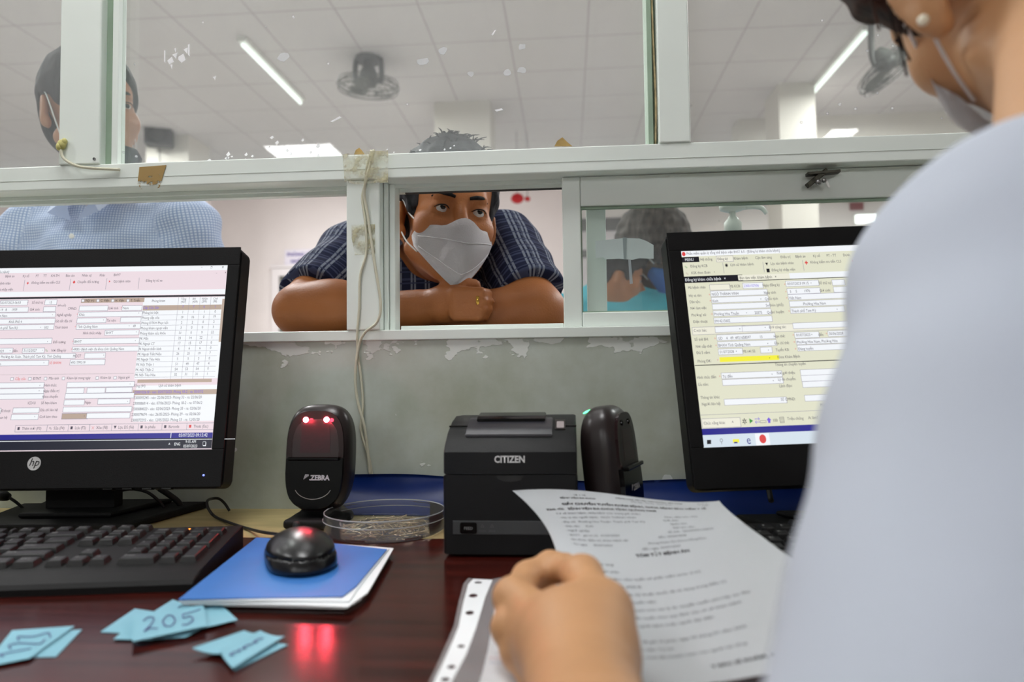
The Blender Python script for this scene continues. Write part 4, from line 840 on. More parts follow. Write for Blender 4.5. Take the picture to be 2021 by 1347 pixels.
# ---- keyboards
M_KEY = mat('key plastic', rgb(17, 18, 19), .35, bump=.2, bscale=900, spec=.4); M_KLEG = mat('key legend', rgb(150, 152, 150), .6)
def make_keyboard(loc, yaw, label):
    W_, D_ = .455, .150
    tilt = rad(5.5)
    R = Matrix.Translation(Vector(loc)) @ Matrix.Rotation(yaw, 4, 'Z')
    t = thing('keyboard', loc, label, 'keyboard', rot=(0, 0, yaw))
    # side profile swept along x; origin is the front right bottom corner, x to the left is negative
    prof = [(0, 0.0), (D_, 0.0), (D_, .0245), (D_ - .003, .0265), (.034, .0155), (.018, .0135), (.004, .0095), (0, .006)]
    bm = B(); prism(bm, prof, -W_, 0, Matrix(((0, 0, 1, 0), (1, 0, 0, 0), (0, 1, 0, 0), (0, 0, 0, 1))), bev=.0012); obj('case', bm, M_BLACKM, t)
    P = .0190
    def ztop(y): return .0155 + (.0265 - .0155) * (y - .034) / (D_ - .003 - .034)
    cache = {}
    def key(x, y, w_=1, h_=1, leg=''):      # x measured from the right edge, y from the front
        kw, kh = P * w_ - .0022, P * h_ - .0022
        bm = B(); a = [(-kw / 2, -kh / 2), (kw / 2, -kh / 2), (kw / 2, kh / 2), (-kw / 2, kh / 2)]
        q = .0026
        lo = [bm.verts.new((p[0], p[1], 0)) for p in a]
        hi = [bm.verts.new((p[0] - math.copysign(q, p[0]), p[1] - math.copysign(q, p[1]) + .0012, .0075)) for p in a]
        for i in range(4): bm.faces.new((lo[i], lo[(i + 1) % 4], hi[(i + 1) % 4], hi[i]))
        bm.faces.new(hi); bm.faces.new(lo[::-1])
        bmesh.ops.bevel(bm, geom=[e for e in bm.edges if e.verts[0] in hi and e.verts[1] in hi], offset=.0008, segments=1, affect='EDGES')
        if leg: text(bm, leg, .0052, Matrix.Translation((-kw / 2 + .0042, kh / 2 - .0075, .0077)), mi=1)
        ob = obj('key', bm, [M_KEY, M_KLEG], t, recalc=False)
        yy = y; ob.location = (x, yy, ztop(yy) - .002); ob.rotation_euler = (tilt, 0, 0)
        return ob
    ys = [.044 + P * i for i in range(4)]; y4 = ys[3] + P; y5 = y4 + P
    # number pad
    xs_ = [-.018 - P * i for i in range(4)][::-1]
    for x, l in zip(xs_, ('Num', '/', '*', '-')): key(x, y4, 1, 1, l)
    for r_, ls in ((3, '789'), (2, '456'), (1, '123')):
        for x, l in zip(xs_, ls): key(x, ys[r_], 1, 1, l)
    key(xs_[3], (ys[3] + ys[2]) / 2, 1, 2, '+'); key(xs_[3], (ys[1] + ys[0]) / 2, 1, 2, 'Ent'); key((xs_[0] + xs_[1]) / 2, ys[0], 2, 1, '0 Ins'); key(xs_[2], ys[0], 1, 1, '.')
    # cursor cluster
    xn = [xs_[0] - P * 1.35 - P * i for i in range(3)][::-1]
    for x, l in zip(xn, ('Ins', 'Hom', 'PgU')): key(x, y4, 1, 1, l)
    for x, l in zip(xn, ('Del', 'End', 'PgD')): key(x, ys[3], 1, 1, l)
    key(xn[1], ys[1], 1, 1, '↑')
    for x, l in zip(xn, '←↓→'): key(x, ys[0], 1, 1, l)
    for x, l in zip(xn, ('Prt', 'Scr', 'Pau')): key(x, y5, 1, .8, l)
    xm = xn[0] - P * 1.3 + P * .5           # right edge of the main block
    def row(y, widths, legs, h_=1):
        x = xm
        for w_, l in zip(widths, legs):
            key(x - w_ * P / 2, y, w_, h_, l); x -= w_ * P
    row(ys[0], [1.25, 1.25, 1.25, 1.25, 5, 1.5, 1.25, 1.25], ['Ctrl', '', '', 'Alt', '', 'Alt', '', 'Ctrl'])
    row(ys[1], [2.5] + [1] * 10 + [2], ['Shift', '/', '.', ',', 'M', 'N', 'B', 'V', 'C', 'X', 'Z', 'Shift'])
    row(ys[2], [2.25] + [1] * 11 + [1.25], ['Enter', "'", ';', 'L', 'K', 'J', 'H', 'G', 'F', 'D', 'S', 'A', 'Caps'])
    row(ys[3], [1.5] + [1] * 12 + [1], ['\\', ']', '[', 'P', 'O', 'I', 'U', 'Y', 'T', 'R', 'E', 'W', 'Q', 'Tab'])
    row(y4, [2] + [1] * 12 + [.5], ['⌫', '=', '-', '0', '9', '8', '7', '6', '5', '4', '3', '2', '1', ''])
    row(y5, [1] * 4 + [.5] + [1] * 4 + [.5], ['F12', 'F11', 'F10', 'F9', '', 'F8', 'F7', 'F6', 'F5', ''], .8)
    bm = B(); box(bm, (xs_[1] - .003, y5 - .001, ztop(y5) - .0012), (xs_[1] + .003, y5 + .002, ztop(y5) + .0005)); obj('lock_light', bm, mat('amber led', (1, .28, .03), .5, emit=3.5), t)
    for x in (xs_[2], xs_[3]):
        bm = B(); box(bm, (x - .003, y5 - .001, ztop(y5) - .0012), (x + .003, y5 + .002, ztop(y5) + .0003)); obj('lock_window', bm, M_KLEG, t)
    return t
kf = atz(372, 1168, DZ)
kb = make_keyboard((kf.x + .004, kf.y, DZ + .0003), rad(9), 'black wired keyboard at left in front of the pink-screen monitor')
kb2 = copy_tree(kb); place(kb2, (.56, .655, DZ + .0003), rad(3), label='black keyboard at right, mostly hidden behind the held sheet and sleeve')
# ------------------------------------------------ implicit-surface modelling (smooth unions, meshed with surface nets)
def smin(a, b, k):
    h = np.clip(.5 + .5 * (b - a) / k, 0, 1); return b * (1 - h) + a * h - k * h * (1 - h)
def smax(a, b, k): return -smin(-a, -b, k)
def V3(v): return np.array(tuple(v), dtype=np.float32)
def dcap(p, a, b, ra, rb):
    a, b = V3(a), V3(b); ab = b - a; t = np.clip((p - a) @ ab / max(float(ab @ ab), 1e-12), 0, 1)
    return np.linalg.norm(p - a - t[:, None] * ab, axis=1) - (ra + (rb - ra) * t)
def dell(p, c, r, R=None):
    q = p - V3(c)
    if R is not None: q = q @ np.array(R, dtype=np.float32)
    r = V3(r); k0 = np.linalg.norm(q / r, axis=1); k1 = np.linalg.norm(q / (r * r), axis=1)
    return k0 * (k0 - 1) / np.maximum(k1, 1e-9)
def dbox(p, c, h, r, R=None):
    q = p - V3(c)
    if R is not None: q = q @ np.array(R, dtype=np.float32)
    d = np.abs(q) - (V3(h) - r); return np.linalg.norm(np.maximum(d, 0), axis=1) + np.minimum(d.max(1), 0) - r
def chain(p, pts, rs, k=.012):
    d = None
    for i in range(len(pts) - 1):
        e = dcap(p, pts[i], pts[i + 1], rs[i], rs[i + 1]); d = e if d is None else smin(d, e, k)
    return d
def net(fn, lo, hi, h, relax=1):
    lo = np.array(lo, float); n = np.ceil((np.array(hi) - lo) / h / 8).astype(int) * 8 + 1; nb = (n - 1) // 8
    V = np.full(n, 1.0, np.float32)
    c = np.stack(np.meshgrid(*[np.arange(k) for k in nb], indexing='ij'), -1).reshape(-1, 3)
    cc = (lo + (c * 8 + 4) * h).astype(np.float32); d = fn(cc)
    V.reshape(-1)[:] = 1
    act = c[np.abs(d) < 4 * h * 1.75 * 1.35 + .006]; ins = c[d < 0]
    for b in ins: V[b[0] * 8:b[0] * 8 + 9, b[1] * 8:b[1] * 8 + 9, b[2] * 8:b[2] * 8 + 9] = -1
    g = np.stack(np.meshgrid(*[np.arange(9)] * 3, indexing='ij'), -1).reshape(-1, 3)
    for s in range(0, len(act), 600):
        A = act[s:s + 600]; idx = (A[:, None, :] * 8 + g[None]).reshape(-1, 3)
        V[idx[:, 0], idx[:, 1], idx[:, 2]] = fn((lo + idx * h).astype(np.float32))
    S_ = V < 0
    cube = np.zeros(n - 1, bool); cnt = np.zeros(n - 1, np.int8)
    for dx in (0, 1):
        for dy in (0, 1):
            for dz in (0, 1): cnt += S_[dx:n[0] - 1 + dx, dy:n[1] - 1 + dy, dz:n[2] - 1 + dz]
    cube = (cnt > 0) & (cnt < 8); ci = np.argwhere(cube); vid = -np.ones(n - 1, np.int32); vid[cube] = np.arange(len(ci))
    acc = np.zeros((len(ci), 3)); num = np.zeros(len(ci))
    for ax in range(3):
        o1, o2 = [a for a in range(3) if a != ax]
        for a in (0, 1):
            for b in (0, 1):
                s = ci.copy(); s[:, o1] += a; s[:, o2] += b; e = s.copy(); e[:, ax] += 1
                v0 = V[s[:, 0], s[:, 1], s[:, 2]]; v1 = V[e[:, 0], e[:, 1], e[:, 2]]; m = (v0 < 0) != (v1 < 0)
                t = np.where(m, v0 / np.where(m, v0 - v1, 1), 0); t = np.clip(t, 0, 1)
                pt = s.astype(float); pt[:, ax] += t; acc[m] += pt[m]; num[m] += 1
    verts = lo + acc / num[:, None] * h
    quads = []
    for ax in range(3):
        o1, o2 = (ax + 1) % 3, (ax + 2) % 3
        sl0 = [slice(None)] * 3; sl1 = [slice(None)] * 3; sl0[ax] = slice(0, n[ax] - 1); sl1[ax] = slice(1, n[ax])
        m = S_[tuple(sl0)] != S_[tuple(sl1)]; e = np.argwhere(m); e = e[(e[:, o1] > 0) & (e[:, o2] > 0) & (e[:, o1] < n[o1] - 1) & (e[:, o2] < n[o2] - 1)]
        inside = S_[e[:, 0], e[:, 1], e[:, 2]]; q = []
        for a, b in ((0, 0), (1, 0), (1, 1), (0, 1)):
            k = e.copy(); k[:, o1] -= a; k[:, o2] -= b; q.append(vid[k[:, 0], k[:, 1], k[:, 2]])
        q = np.stack(q, 1); q[~inside] = q[~inside][:, ::-1]; quads.append(q)
    quads = np.concatenate(quads); quads = quads[(quads >= 0).all(1)][:, ::-1]
    for _ in range(relax):      # light tangential relaxation
        s = np.zeros_like(verts); c_ = np.zeros(len(verts))
        for i in range(4):
            a, b = quads[:, i], quads[:, (i + 1) % 4]
            np.add.at(s, a, verts[b]); np.add.at(c_, a, 1); np.add.at(s, b, verts[a]); np.add.at(c_, b, 1)
        verts = verts * .5 + .5 * s / np.maximum(c_, 1)[:, None]
    return verts, quads
def net_obj(name, fn, lo, hi, h, m, parent, world=True, relax=1, pat=None, extra=None, post=None):
    """fn takes world (or local) points; several nets may be joined by passing extra=[(fn,lo,hi,h)]"""
    vs, fs = net(fn, lo, hi, h, relax)
    for e in (extra or []):
        v2, f2_ = net(*e, relax); fs = np.concatenate([fs, f2_ + len(vs)]); vs = np.concatenate([vs, v2])
    P = pat(vs.astype(np.float32)) if pat else None
    if post is not None: vs = post(vs)
    if world:
        Mi = np.array(WM[parent.name].inverted()); vs = vs @ Mi[:3, :3].T + Mi[:3, 3]
    me = bpy.data.meshes.new(name)
    me.vertices.add(len(vs)); me.vertices.foreach_set('co', vs.astype(np.float32).ravel())
    me.loops.add(len(fs) * 4); me.loops.foreach_set('vertex_index', fs.astype(np.int32).ravel())
    me.polygons.add(len(fs)); me.polygons.foreach_set('loop_start', np.arange(0, len(fs) * 4, 4, dtype=np.int32))
    me.update(calc_edges=True); me.validate()
    if P is not None:
        a = me.attributes.new('pat', 'FLOAT_VECTOR', 'POINT'); a.data.foreach_set('vector', P.astype(np.float32).ravel())
    return link_mesh(name, me, m, parent, smooth=True)

# ------------------------------------------------ paper stack and mouse
def quadpx(pts, z): return [atz(x, y, z) for x, y in pts]
M_COVER = mat('blue paper cover', rgb(52, 120, 200), .6, var=.04, vscale=20)
t = thing('paper_stack', atz(560, 1130, DZ), 'small stack of loose papers with a bright blue top sheet under the mouse', 'papers')
zt0 = DZ + .0105
rg = random.Random(5)
base = [(352, 1184), (676, 1177), (703, 1157), (764, 1084), (640, 1071), (506, 1061)]
def leaf(name, pts, z, th, m, curl=0):
    bm = B(); P = [atz(x, y, z) for x, y in pts]
    a = [bm.verts.new(p) for p in P]; f_ = bm.faces.new(a); r = bmesh.ops.extrude_face_region(bm, geom=[f_])
    for v in r['geom']:
        if isinstance(v, bmesh.types.BMVert): v.co.z -= th
    bmesh.ops.subdivide_edges(bm, edges=bm.edges[:], cuts=3, use_grid_fill=True)
    for v in bm.verts:
        v.co.z += curl * math.sin(v.co.x * 37 + z * 900) * .5
    return obj(name, bm, m, t, world=True)
leaf('blue_sheet', base, zt0, .0006, M_COVER, .0006)
o_ = [(354, 1186), (690, 1186), (705, 1162), (768, 1083), (640, 1072), (508, 1063)]
leaf('sheet', o_, zt0 - .0012, .0012, M_PAPER, .0007)
leaf('sheet', [(355, 1188), (686, 1199), (726, 1170), (777, 1083), (640, 1073), (510, 1065)], zt0 - .0031, .0012, M_PAPER, .0008)
leaf('sheet', [(360, 1192), (700, 1192), (716, 1174), (772, 1087), (640, 1074), (512, 1066)], zt0 - .005, .0014, M_PAPER, .0006)
leaf('sheet', [(420, 1193), (680, 1198), (712, 1182), (768, 1092), (640, 1076), (514, 1068)], zt0 - .0072, .002, M_PAPER, .0004)
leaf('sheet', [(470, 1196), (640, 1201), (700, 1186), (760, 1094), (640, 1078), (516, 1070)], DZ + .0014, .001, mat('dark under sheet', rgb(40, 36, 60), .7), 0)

c = atz(590, 1128, zt0); fr = atz(585, 1058, zt0 + .01)
mc = atz(592, 1108, zt0); MYAW = rad(27)
t = thing('mouse', (mc.x, mc.y, zt0 + .0012), 'black wired mouse resting on the blue sheet', 'computer mouse', rot=(0, 0, MYAW))
def mouse_f(p):
    # y is forward
    yn = p[:, 1] / .056
    q = p.copy(); hump = 1 - .24 * np.clip(yn, 0, 1) ** 2
    d = dell(q / np.stack([np.ones(len(q)), np.ones(len(q)), hump], 1).astype(np.float32), (0, -.003, .001), (.0365, .060, .0300))
    d = smax(d, -p[:, 2] + .0, .004)
    d = smax(d, np.abs(p[:, 0]) - .033, .006)
    rim = dell(q, (0, -.003, .001), (.0325, .054, .2)); g_ = np.maximum(np.abs(rim) - .0007, .010 - p[:, 2]); d = np.maximum(d, -g_)       # seam round the top shell
    front = np.maximum(np.abs(p[:, 0]) - .0006, -(p[:, 1] - .018)); d = np.maximum(d, -np.maximum(front, .018 - p[:, 2]))
    bt = np.maximum(np.abs(p[:, 1] - .017) - .0006, .02 - p[:, 2]); d = np.maximum(d, -bt)
    return d
net_obj('shell', mouse_f, (-.04, -.068, -.006), (.04, .062, .045), .0011, M_MOUSE if 'M_MOUSE' in globals() else mat('mouse plastic', rgb(16, 16, 18), .3), t, world=False)
bm = B(); lathe(bm, [(.0001, -.003), (.009, -.003), (.0098, -.0015), (.0098, .0015), (.009, .003), (.0001, .003)], 24, Matrix.Translation((0, .034, .0205)) @ Matrix.Rotation(rad(90), 4, 'Y')); obj('scroll_wheel', bm, M_BLACKM, t, smooth=True)
tipw = WM[t.name] @ Vector((0, .0535, .012))
bm = B(); z0 = .7525
cp = [tipw, atz(524, 1052, .7615), atz(490, 1044, z0), atz(452, 1032, z0), atz(424, 1020, z0), (lambda p: p)(at(411, 1004, .93)), at(409, 990, .935), at(418, 985, .955), at(432, 985, .965), at(444, 995, .97), at(453, 1009, .972)]
tube(bm, cp, .0019, 8); obj('cable', bm, M_CABLE, t, world=True, smooth=True)

# ------------------------------------------------ barcode scanners
M_REDW = node_mat('dark red scan window', lambda nt, N, L, b: (b.inputs['Base Color'].__setattr__('default_value', (*rgb(26, 4, 8), 1)), b.inputs['Roughness'].__setattr__('default_value', .06)))
M_LEDR = mat('red led', (1, .06, .09), .5, emit=420)
M_RIM = mat('brown black rim plastic', rgb(34, 26, 26), .32)
def make_scanner(loc, yaw, label):
    t = thing('barcode_scanner', loc, label, 'barcode scanner', rot=(0, 0, yaw))
    H0, H1 = .018, .152; tl = rad(-6)
    Rt = Matrix.Translation((0, 0, .085)) @ Matrix.Rotation(tl, 4, 'X'); Rn = np.array(Rt.to_3x3())
    def body(p):
        q = (p - V3((0, 0, .085))) @ Rn.astype(np.float32)
        a = np.abs(q[:, 0]) / .0435; zc = q[:, 2]; b_ = np.abs(zc - .0) / .068
        wid = 1 - .10 * np.clip(-zc / .068, 0, 1) ** 2
        s = ((a / wid) ** 3.2 + b_ ** 3.2) ** (1 / 3.2)
        d1 = (s - 1) * .042
        dy = np.abs(q[:, 1] - .006 + .10 * np.clip(zc, 0, 1) * 0) - (.026 - .010 * np.clip(s, 0, 1) ** 3)
        d = smax(d1, dy, .012)
        # recess of the front face
        s2 = ((np.abs(q[:, 0]) / .0375) ** 3.2 + (np.abs(zc + .002) / .0615) ** 3.2) ** (1 / 3.2)
        rec = np.maximum((s2 - 1) * .037, q[:, 1] + .0165); d = np.maximum(d, -rec)
        return d
    net_obj('housing', body, (-.05, -.04, .01), (.05, .05, .165), .0013, M_RIM, t, world=False)
    RL = Rt @ RXT
    # glossy front: scan window above, panel below, ledge between
    def se(w_, h_, e=3.2, n=48, zc=0): return [(w_ * math.copysign(abs(math.cos(a)) ** (2 / e), math.cos(a)), zc + h_ * math.copysign(abs(math.sin(a)) ** (2 / e), math.sin(a))) for a in [2 * math.pi * k / n for k in range(n)]]
    full = se(.0368, .0608, zc=-.002)
    up = [(x, max(z, .0)) for x, z in full]; lo_ = [(x, min(z, -.001)) for x, z in full]
    def uniq(P):
        o = []
        for p in P:
            if not o or (abs(p[0] - o[-1][0]) + abs(p[1] - o[-1][1])) > 1e-5: o.append(p)
        return o
    bm = B(); prism(bm, uniq(up), .0130, .0164, RL); wn = obj('scan_window', bm, M_REDW, t)
    bm = B(); prism(bm, [(-.020, .006), (.020, .006), (.018, .040), (-.018, .040)], .0165, .0168, RL); obj('inner_glass', bm, mat('maroon glass', rgb(44, 10, 20), .3, var=.25, vscale=120, stretch=(1, 1, 4)), wn)
    bm = B(); prism(bm, uniq(lo_), .0130, .0185, RL, bev=.001); fp = obj('front_panel', bm, M_BLACKG, t)
    bm = B(); box(bm, (-.0325, -.0235, -.0035), (.0325, -.0120, .001), .0014, Rt); obj('ledge', bm, M_BLACKG, t)
    bm = B(); tube(bm, [Rt @ Vector((.024 * math.cos(a), -.0188, -.034 + .017 * math.sin(a))) for a in np.linspace(rad(200), rad(340), 16)], .0004, 5, sm=0); obj('arc_line', bm, M_KLEG, fp)
    for sx in (-.0135, .0135):
        bm = B(); lathe(bm, [(.0001, 0), (.0034, 0), (.0030, .0012), (.0001, .002)], 20, RL @ Matrix.Translation((sx, .0475, .0164))); obj('red_light', bm, M_LEDR, t)
    bm = B(); text(bm, 'ZEBRA', .0085, RL @ Matrix.Translation((-.0035, -.0275, .0187)), bold=.0004, sx=.95)
    for k in range(4):
        prism(bm, [(-.0125 + k * .0018, -.0265 + k * .0012), (-.0115 + k * .0018, -.0265 + k * .0012), (-.0098 + k * .0012, -.0205), (-.0105 + k * .0012, -.0205)], .0187, .0189, RL)
    text(bm, '.', .009, RL @ Matrix.Translation((-.0052, -.0275, .0187)), bold=.0004); obj('lettering', bm, mat('silver print', rgb(190, 190, 195), .5), fp, recalc=False)
    bm = B(); lathe(bm, [(.0001, 0), (.0035, 0), (.0034, .0006), (.0001, .0009)], 20, Rt @ Matrix.Translation((-.006, .0245, .0628)) @ Matrix.Rotation(rad(-24), 4, 'X') @ Matrix.Diagonal((2.0, 1.3, 1, 1))); t_g = obj('status_light', bm, M_BLACKG, t)
    # stand
    def st(p):
        d = smin(dbox(p, (0, .012, .022), (.020, .018, .02), .008), dbox(p, (0, .0, .0065), (.035, .034, .0062), .005), .02); return smax(d, -p[:, 2] + .0005, .001)
    net_obj('stand', st, (-.045, -.045, -.004), (.045, .05, .05), .0016, M_BLACKM, t, world=False)
    return t, t_g
s1c = atz(622, 1030, DZ)
scn, _ = make_scanner((s1c.x + .013, .89, DZ + .0002), rad(-1), 'upright black barcode scanner facing the viewer with two glowing red lights')
scn2 = copy_tree(scn); place(scn2, (.0515, .805, DZ + .0002), rad(70), label='black barcode scanner seen from its side beside the printer, green light on top')
for ch in scn2.children:
    if ch.name.startswith('status_light'):
        ch.data = ch.data.copy(); ch.data.materials.clear(); ch.data.materials.append(mat('green led', (.1, 1, .35), .5, emit=4)); ch['label'] = 'glowing green light'; ch.scale = (1, 1, 1)
    if ch.name.startswith('red_light'):
        ch.data = ch.data.copy(); ch.data.materials.clear(); ch.data.materials.append(M_BLACKG); ch['label'] = 'unlit lamp'
for sx in (-.0135, .0135):       # the light the two red lamps throw forward
    l = bpy.data.lights.new('red_lamp', 'POINT'); l.energy = .03; l.color = (1, .03, .06); l.shadow_soft_size = .0025
    o = bpy.data.objects.new('red_lamp', l); o.parent = scn; o.location = (sx, -.030, .136); COL.objects.link(o)

# ------------------------------------------------ receipt printer
pL, pR = -.132, .008; pw = pR - pL; pcx = (pL + pR) / 2; pY = .738
t = thing('receipt_printer', (pcx, pY, DZ), 'squat charcoal receipt printer in the middle of the desk', 'receipt printer')
KX = Matrix(((0, 0, 1, 0), (1, 0, 0, 0), (0, 1, 0, 0), (0, 0, 0, 1)))
hw = pw / 2
low = [(.0, .003), (.165, .003), (.165, .0845), (.0, .0845)]
bm = B(); prism(bm, low, -hw, hw, KX, bev=.0025); obj('lower_case', bm, M_PRINTER, t)
upc = [(0, .0855), (.165, .0855), (.165, .118), (.155, .130), (.125, .1395), (.09, .1405), (.055, .1365), (.028, .1275), (.008, .1155), (.001, .108)]
bm = B(); prism(bm, upc, -hw + .0004, hw - .0004, KX, bev=.002); obj('lid', bm, M_PRINTER, t, auto=35)
def ptop(y): return float(np.interp(y, [.001, .008, .028, .055, .09, .125, .155], [.108, .1155, .1275, .1365, .1405, .1395, .130]))
def slab(bm, x0, x1, y0, y1, th, off=0, r=.004, nx=1):
    """a raised panel following the curved top"""
    ys = np.linspace(y0, y1, 9); rows = []
    for y in ys:
        rows.append([bm.verts.new((x, y, ptop(y) + off)) for x in (x0, x1)])
    top = [[bm.verts.new((v.co.x, v.co.y, v.co.z + th)) for v in r_] for r_ in rows]
    for a in (rows, top):
        for i in range(8): bm.faces.new((a[i][0], a[i][1], a[i + 1][1], a[i + 1][0]))
    for i in range(8):
        for k in (0, 1): bm.faces.new((rows[i][k], rows[i + 1][k], top[i + 1][k], top[i][k]))
    for i in (0, 8): bm.faces.new((rows[i][0], rows[i][1], top[i][1], top[i][0]))
    bmesh.ops.recalc_face_normals(bm, faces=bm.faces[:])
    bmesh.ops.bevel(bm, geom=[e for e in bm.edges if e.calc_face_angle(0) > .9], offset=.0008, segments=2, affect='EDGES')
bm = B(); slab(bm, -.049, .044, .018, .062, .0028, .0002); obj('raised_panel', bm, mat('satin charcoal', rgb(46, 46, 52), .28), t, auto=40)
bm = B(); slab(bm, -.040, .036, .046, .078, .0030, .0030); obj('paper_slot_cover', bm, M_BLACKG, t, auto=40)
bm = B(); slab(bm, .0465, .058, .030, .060, .0006, .0003); o = obj('window_recess', bm, M_BLACKG, t)
bm = B(); slab(bm, .0485, .0565, .033, .050, .0008, .0008); obj('open_button', bm, mat('silver button', rgb(160, 150, 150), .4), t)
bm = B(); slab(bm, -hw + .0002, -.0495, .040, .0408, .0001, .0004); slab(bm, .0585, hw - .0002, .040, .0408, .0001, .0004); obj('seam', bm, M_BLACKG, t)
bm = B(); text(bm, 'CITIZEN', .0098, Matrix.Translation((.0, -.0004, .0975)) @ RXT, align='CENTER', bold=.0003, sx=.88); obj('lettering', bm, mat('white print', rgb(226, 226, 226), .5), t, recalc=False)
bm = B(); vs = [(.0145 * math.cos(a), .0838 + .0062 * min(0, math.sin(a))) for a in np.linspace(0, -math.pi, 18)]
prism(bm, vs, .0001, .0006, RXT); obj('finger_notch', bm, mat('dark notch', rgb(38, 40, 42), .25), t)
bm = B(); prism(bm, [(-hw + .010, .0235), (hw - .010, .0235), (hw - .010, .0375), (-hw + .010, .0375)], .0001, .0012, RXT, bev=.0004); ip = obj('indicator_strip', bm, mat('grey strip', rgb(66, 68, 70), .35), t)
bm = B(); prism(bm, [(p[0] - .0435, p[1] + .0303) for p in rrect(.0175, .0115, .002)], .0013, .0026, RXT, bev=.0004); fb = obj('feed_button', bm, M_BLACKG, ip)
bm = B(); text(bm, 'FEED', .0042, Matrix.Translation((-.0435, -.0028, .0288)) @ RXT, align='CENTER'); obj('lettering', bm, M_KLEG, fb, recalc=False)
bm = B(); text(bm, '△', .0045, Matrix.Translation((-.019, -.0014, .031)) @ RXT, align='CENTER'); text(bm, '△', .0045, Matrix.Translation((-.029, -.0014, .031)) @ RXT, align='CENTER'); text(bm, 'POWER', .0022, Matrix.Translation((-.029, -.0014, .0265)) @ RXT, align='CENTER'); text(bm, 'ERROR', .0022, Matrix.Translation((-.019, -.0014, .0265)) @ RXT, align='CENTER'); obj('symbols', bm, mat('dim print', rgb(100, 100, 104), .5), ip, recalc=False)
for sx in (-1, 1):
    for y in (.02, .145):
        bm = B(); lathe(bm, [(.0001, .0003), (.006, .0003), (.0065, .003), (.0001, .003)], 16, Matrix.Translation((sx * .055, y, 0))); obj('foot', bm, M_GASKET, t)

# ------------------------------------------------ clear dish of pins
dc = Vector((at(760, 1020, .862).x, .862, DZ)); DR = .0725
def dish_m(nt, N, L, b):
    N.remove(b); out = N['Material Output']
    tr = N.new('ShaderNodeBsdfTransparent'); tr.inputs[0].default_value = (.96, .97, .97, 1)
    gl = N.new('ShaderNodeBsdfGlossy'); gl.inputs['Roughness'].default_value = .04
    lw = N.new('ShaderNodeLayerWeight'); lw.inputs[0].default_value = .24
    m = N.new('ShaderNodeMixShader'); L.new(lw.outputs['Fresnel'], m.inputs[0]); L.new(tr.outputs[0], m.inputs[1]); L.new(gl.outputs[0], m.inputs[2])
    df = N.new('ShaderNodeBsdfDiffuse'); df.inputs[0].default_value = (.7, .72, .72, 1)
    m2 = N.new('ShaderNodeMixShader'); m2.inputs[0].default_value = .05; L.new(m.outputs[0], m2.inputs[1]); L.new(df.outputs[0], m2.inputs[2]); L.new(m2.outputs[0], out.inputs[0])
M_DISH = node_mat('clear plastic dish', dish_m)
t = thing('clear_dish', dc, 'round clear plastic dish of silver pins in front of the scanner', 'dish')
bm = B(); lathe(bm, [(.0001, .0012), (DR - .003, .0012), (DR - .0012, .004), (DR - .0008, .024), (DR, .0243), (DR, .0225), (DR + .0006, .0215), (DR + .0004, .003), (DR - .003, .0002), (.0001, .0002)], 72); obj('bowl', bm, M_DISH, t, auto=30)
bm = B(); tube(bm, [(DR * math.cos(a), DR * math.sin(a), .0246) for a in np.linspace(0, 2 * math.pi, 73)], .0008, 6, sm=0); tube(bm, [((DR + .0015) * math.cos(a), (DR + .0015) * math.sin(a), .0165) for a in np.linspace(0, 2 * math.pi, 73)], .0006, 6, sm=0); obj('rim', bm, mat('clear rim', rgb(205, 210, 215), .08, alpha=.45), t, smooth=True)
rg = random.Random(3); bm = B()
for i in range(230):
    r = DR * .9 * math.sqrt(rg.random()); a = rg.random() * 6.283; th = rg.random() * 3.14; L_ = rg.uniform(.008, .014)
    x, y = r * math.cos(a), r * math.sin(a)
    dx, dy = math.cos(th) * L_, math.sin(th) * L_
    if math.hypot(x + dx, y + dy) > DR - .006 or math.hypot(x - dx, y - dy) > DR - .006: continue
    z = .0022 + rg.random() * .0075 * (1 - r / DR) + .0012; dz_ = rg.uniform(-.0012, .003)
    if z - dz_ < .0018: dz_ = 0
    tube(bm, [(x - dx + dc.x, y - dy + dc.y, z - dz_ + dc.z), (x + dx + dc.x, y + dy + dc.y, z + dz_ + dc.z)], .00048, 5, sm=0)
    if i % 3 == 0: sphere(bm, (x + dx + dc.x, y + dy + dc.y, z + dz_ + dc.z), .0009, u=6, v=4)
obj('paper_pins', bm, mat('pin wire', rgb(222, 208, 186), .22, metal=.85), kind='stuff', label='heap of thin silver paper pins in the clear dish', cat='pins')

# ------------------------------------------------ blue number tickets
def ticket(pts, z, label, marks=(), curl=.0, group='hand-numbered blue tickets'):
    P = [atz(x, y, z) for x, y in pts]
    def fn(u, v):
        p = (P[0] * (1 - u) + P[1] * u) * (1 - v) + (P[3] * (1 - u) + P[2] * u) * v
        return (p.x, p.y, p.z + curl * (u - .35) ** 2 - curl * .05)
    t = thing('number_ticket', (P[0] + P[2]) / 2, label, 'ticket', group=None)
    bm = B(); solid_sheet(bm, fn, 8, 5, .0004); obj('card', bm, M_TICKET, t, world=True)
    if marks:
        bm = B()
        for ln in marks:
            Q = []
            for u, v in ln:
                q = fn(u, v); Q.append((q[0], q[1], q[2] + .0009))
            tube(bm, Q, .00042, 5, sm=5)
        obj('handwriting', bm, M_PEN, t, world=True)
    return t
z = DZ
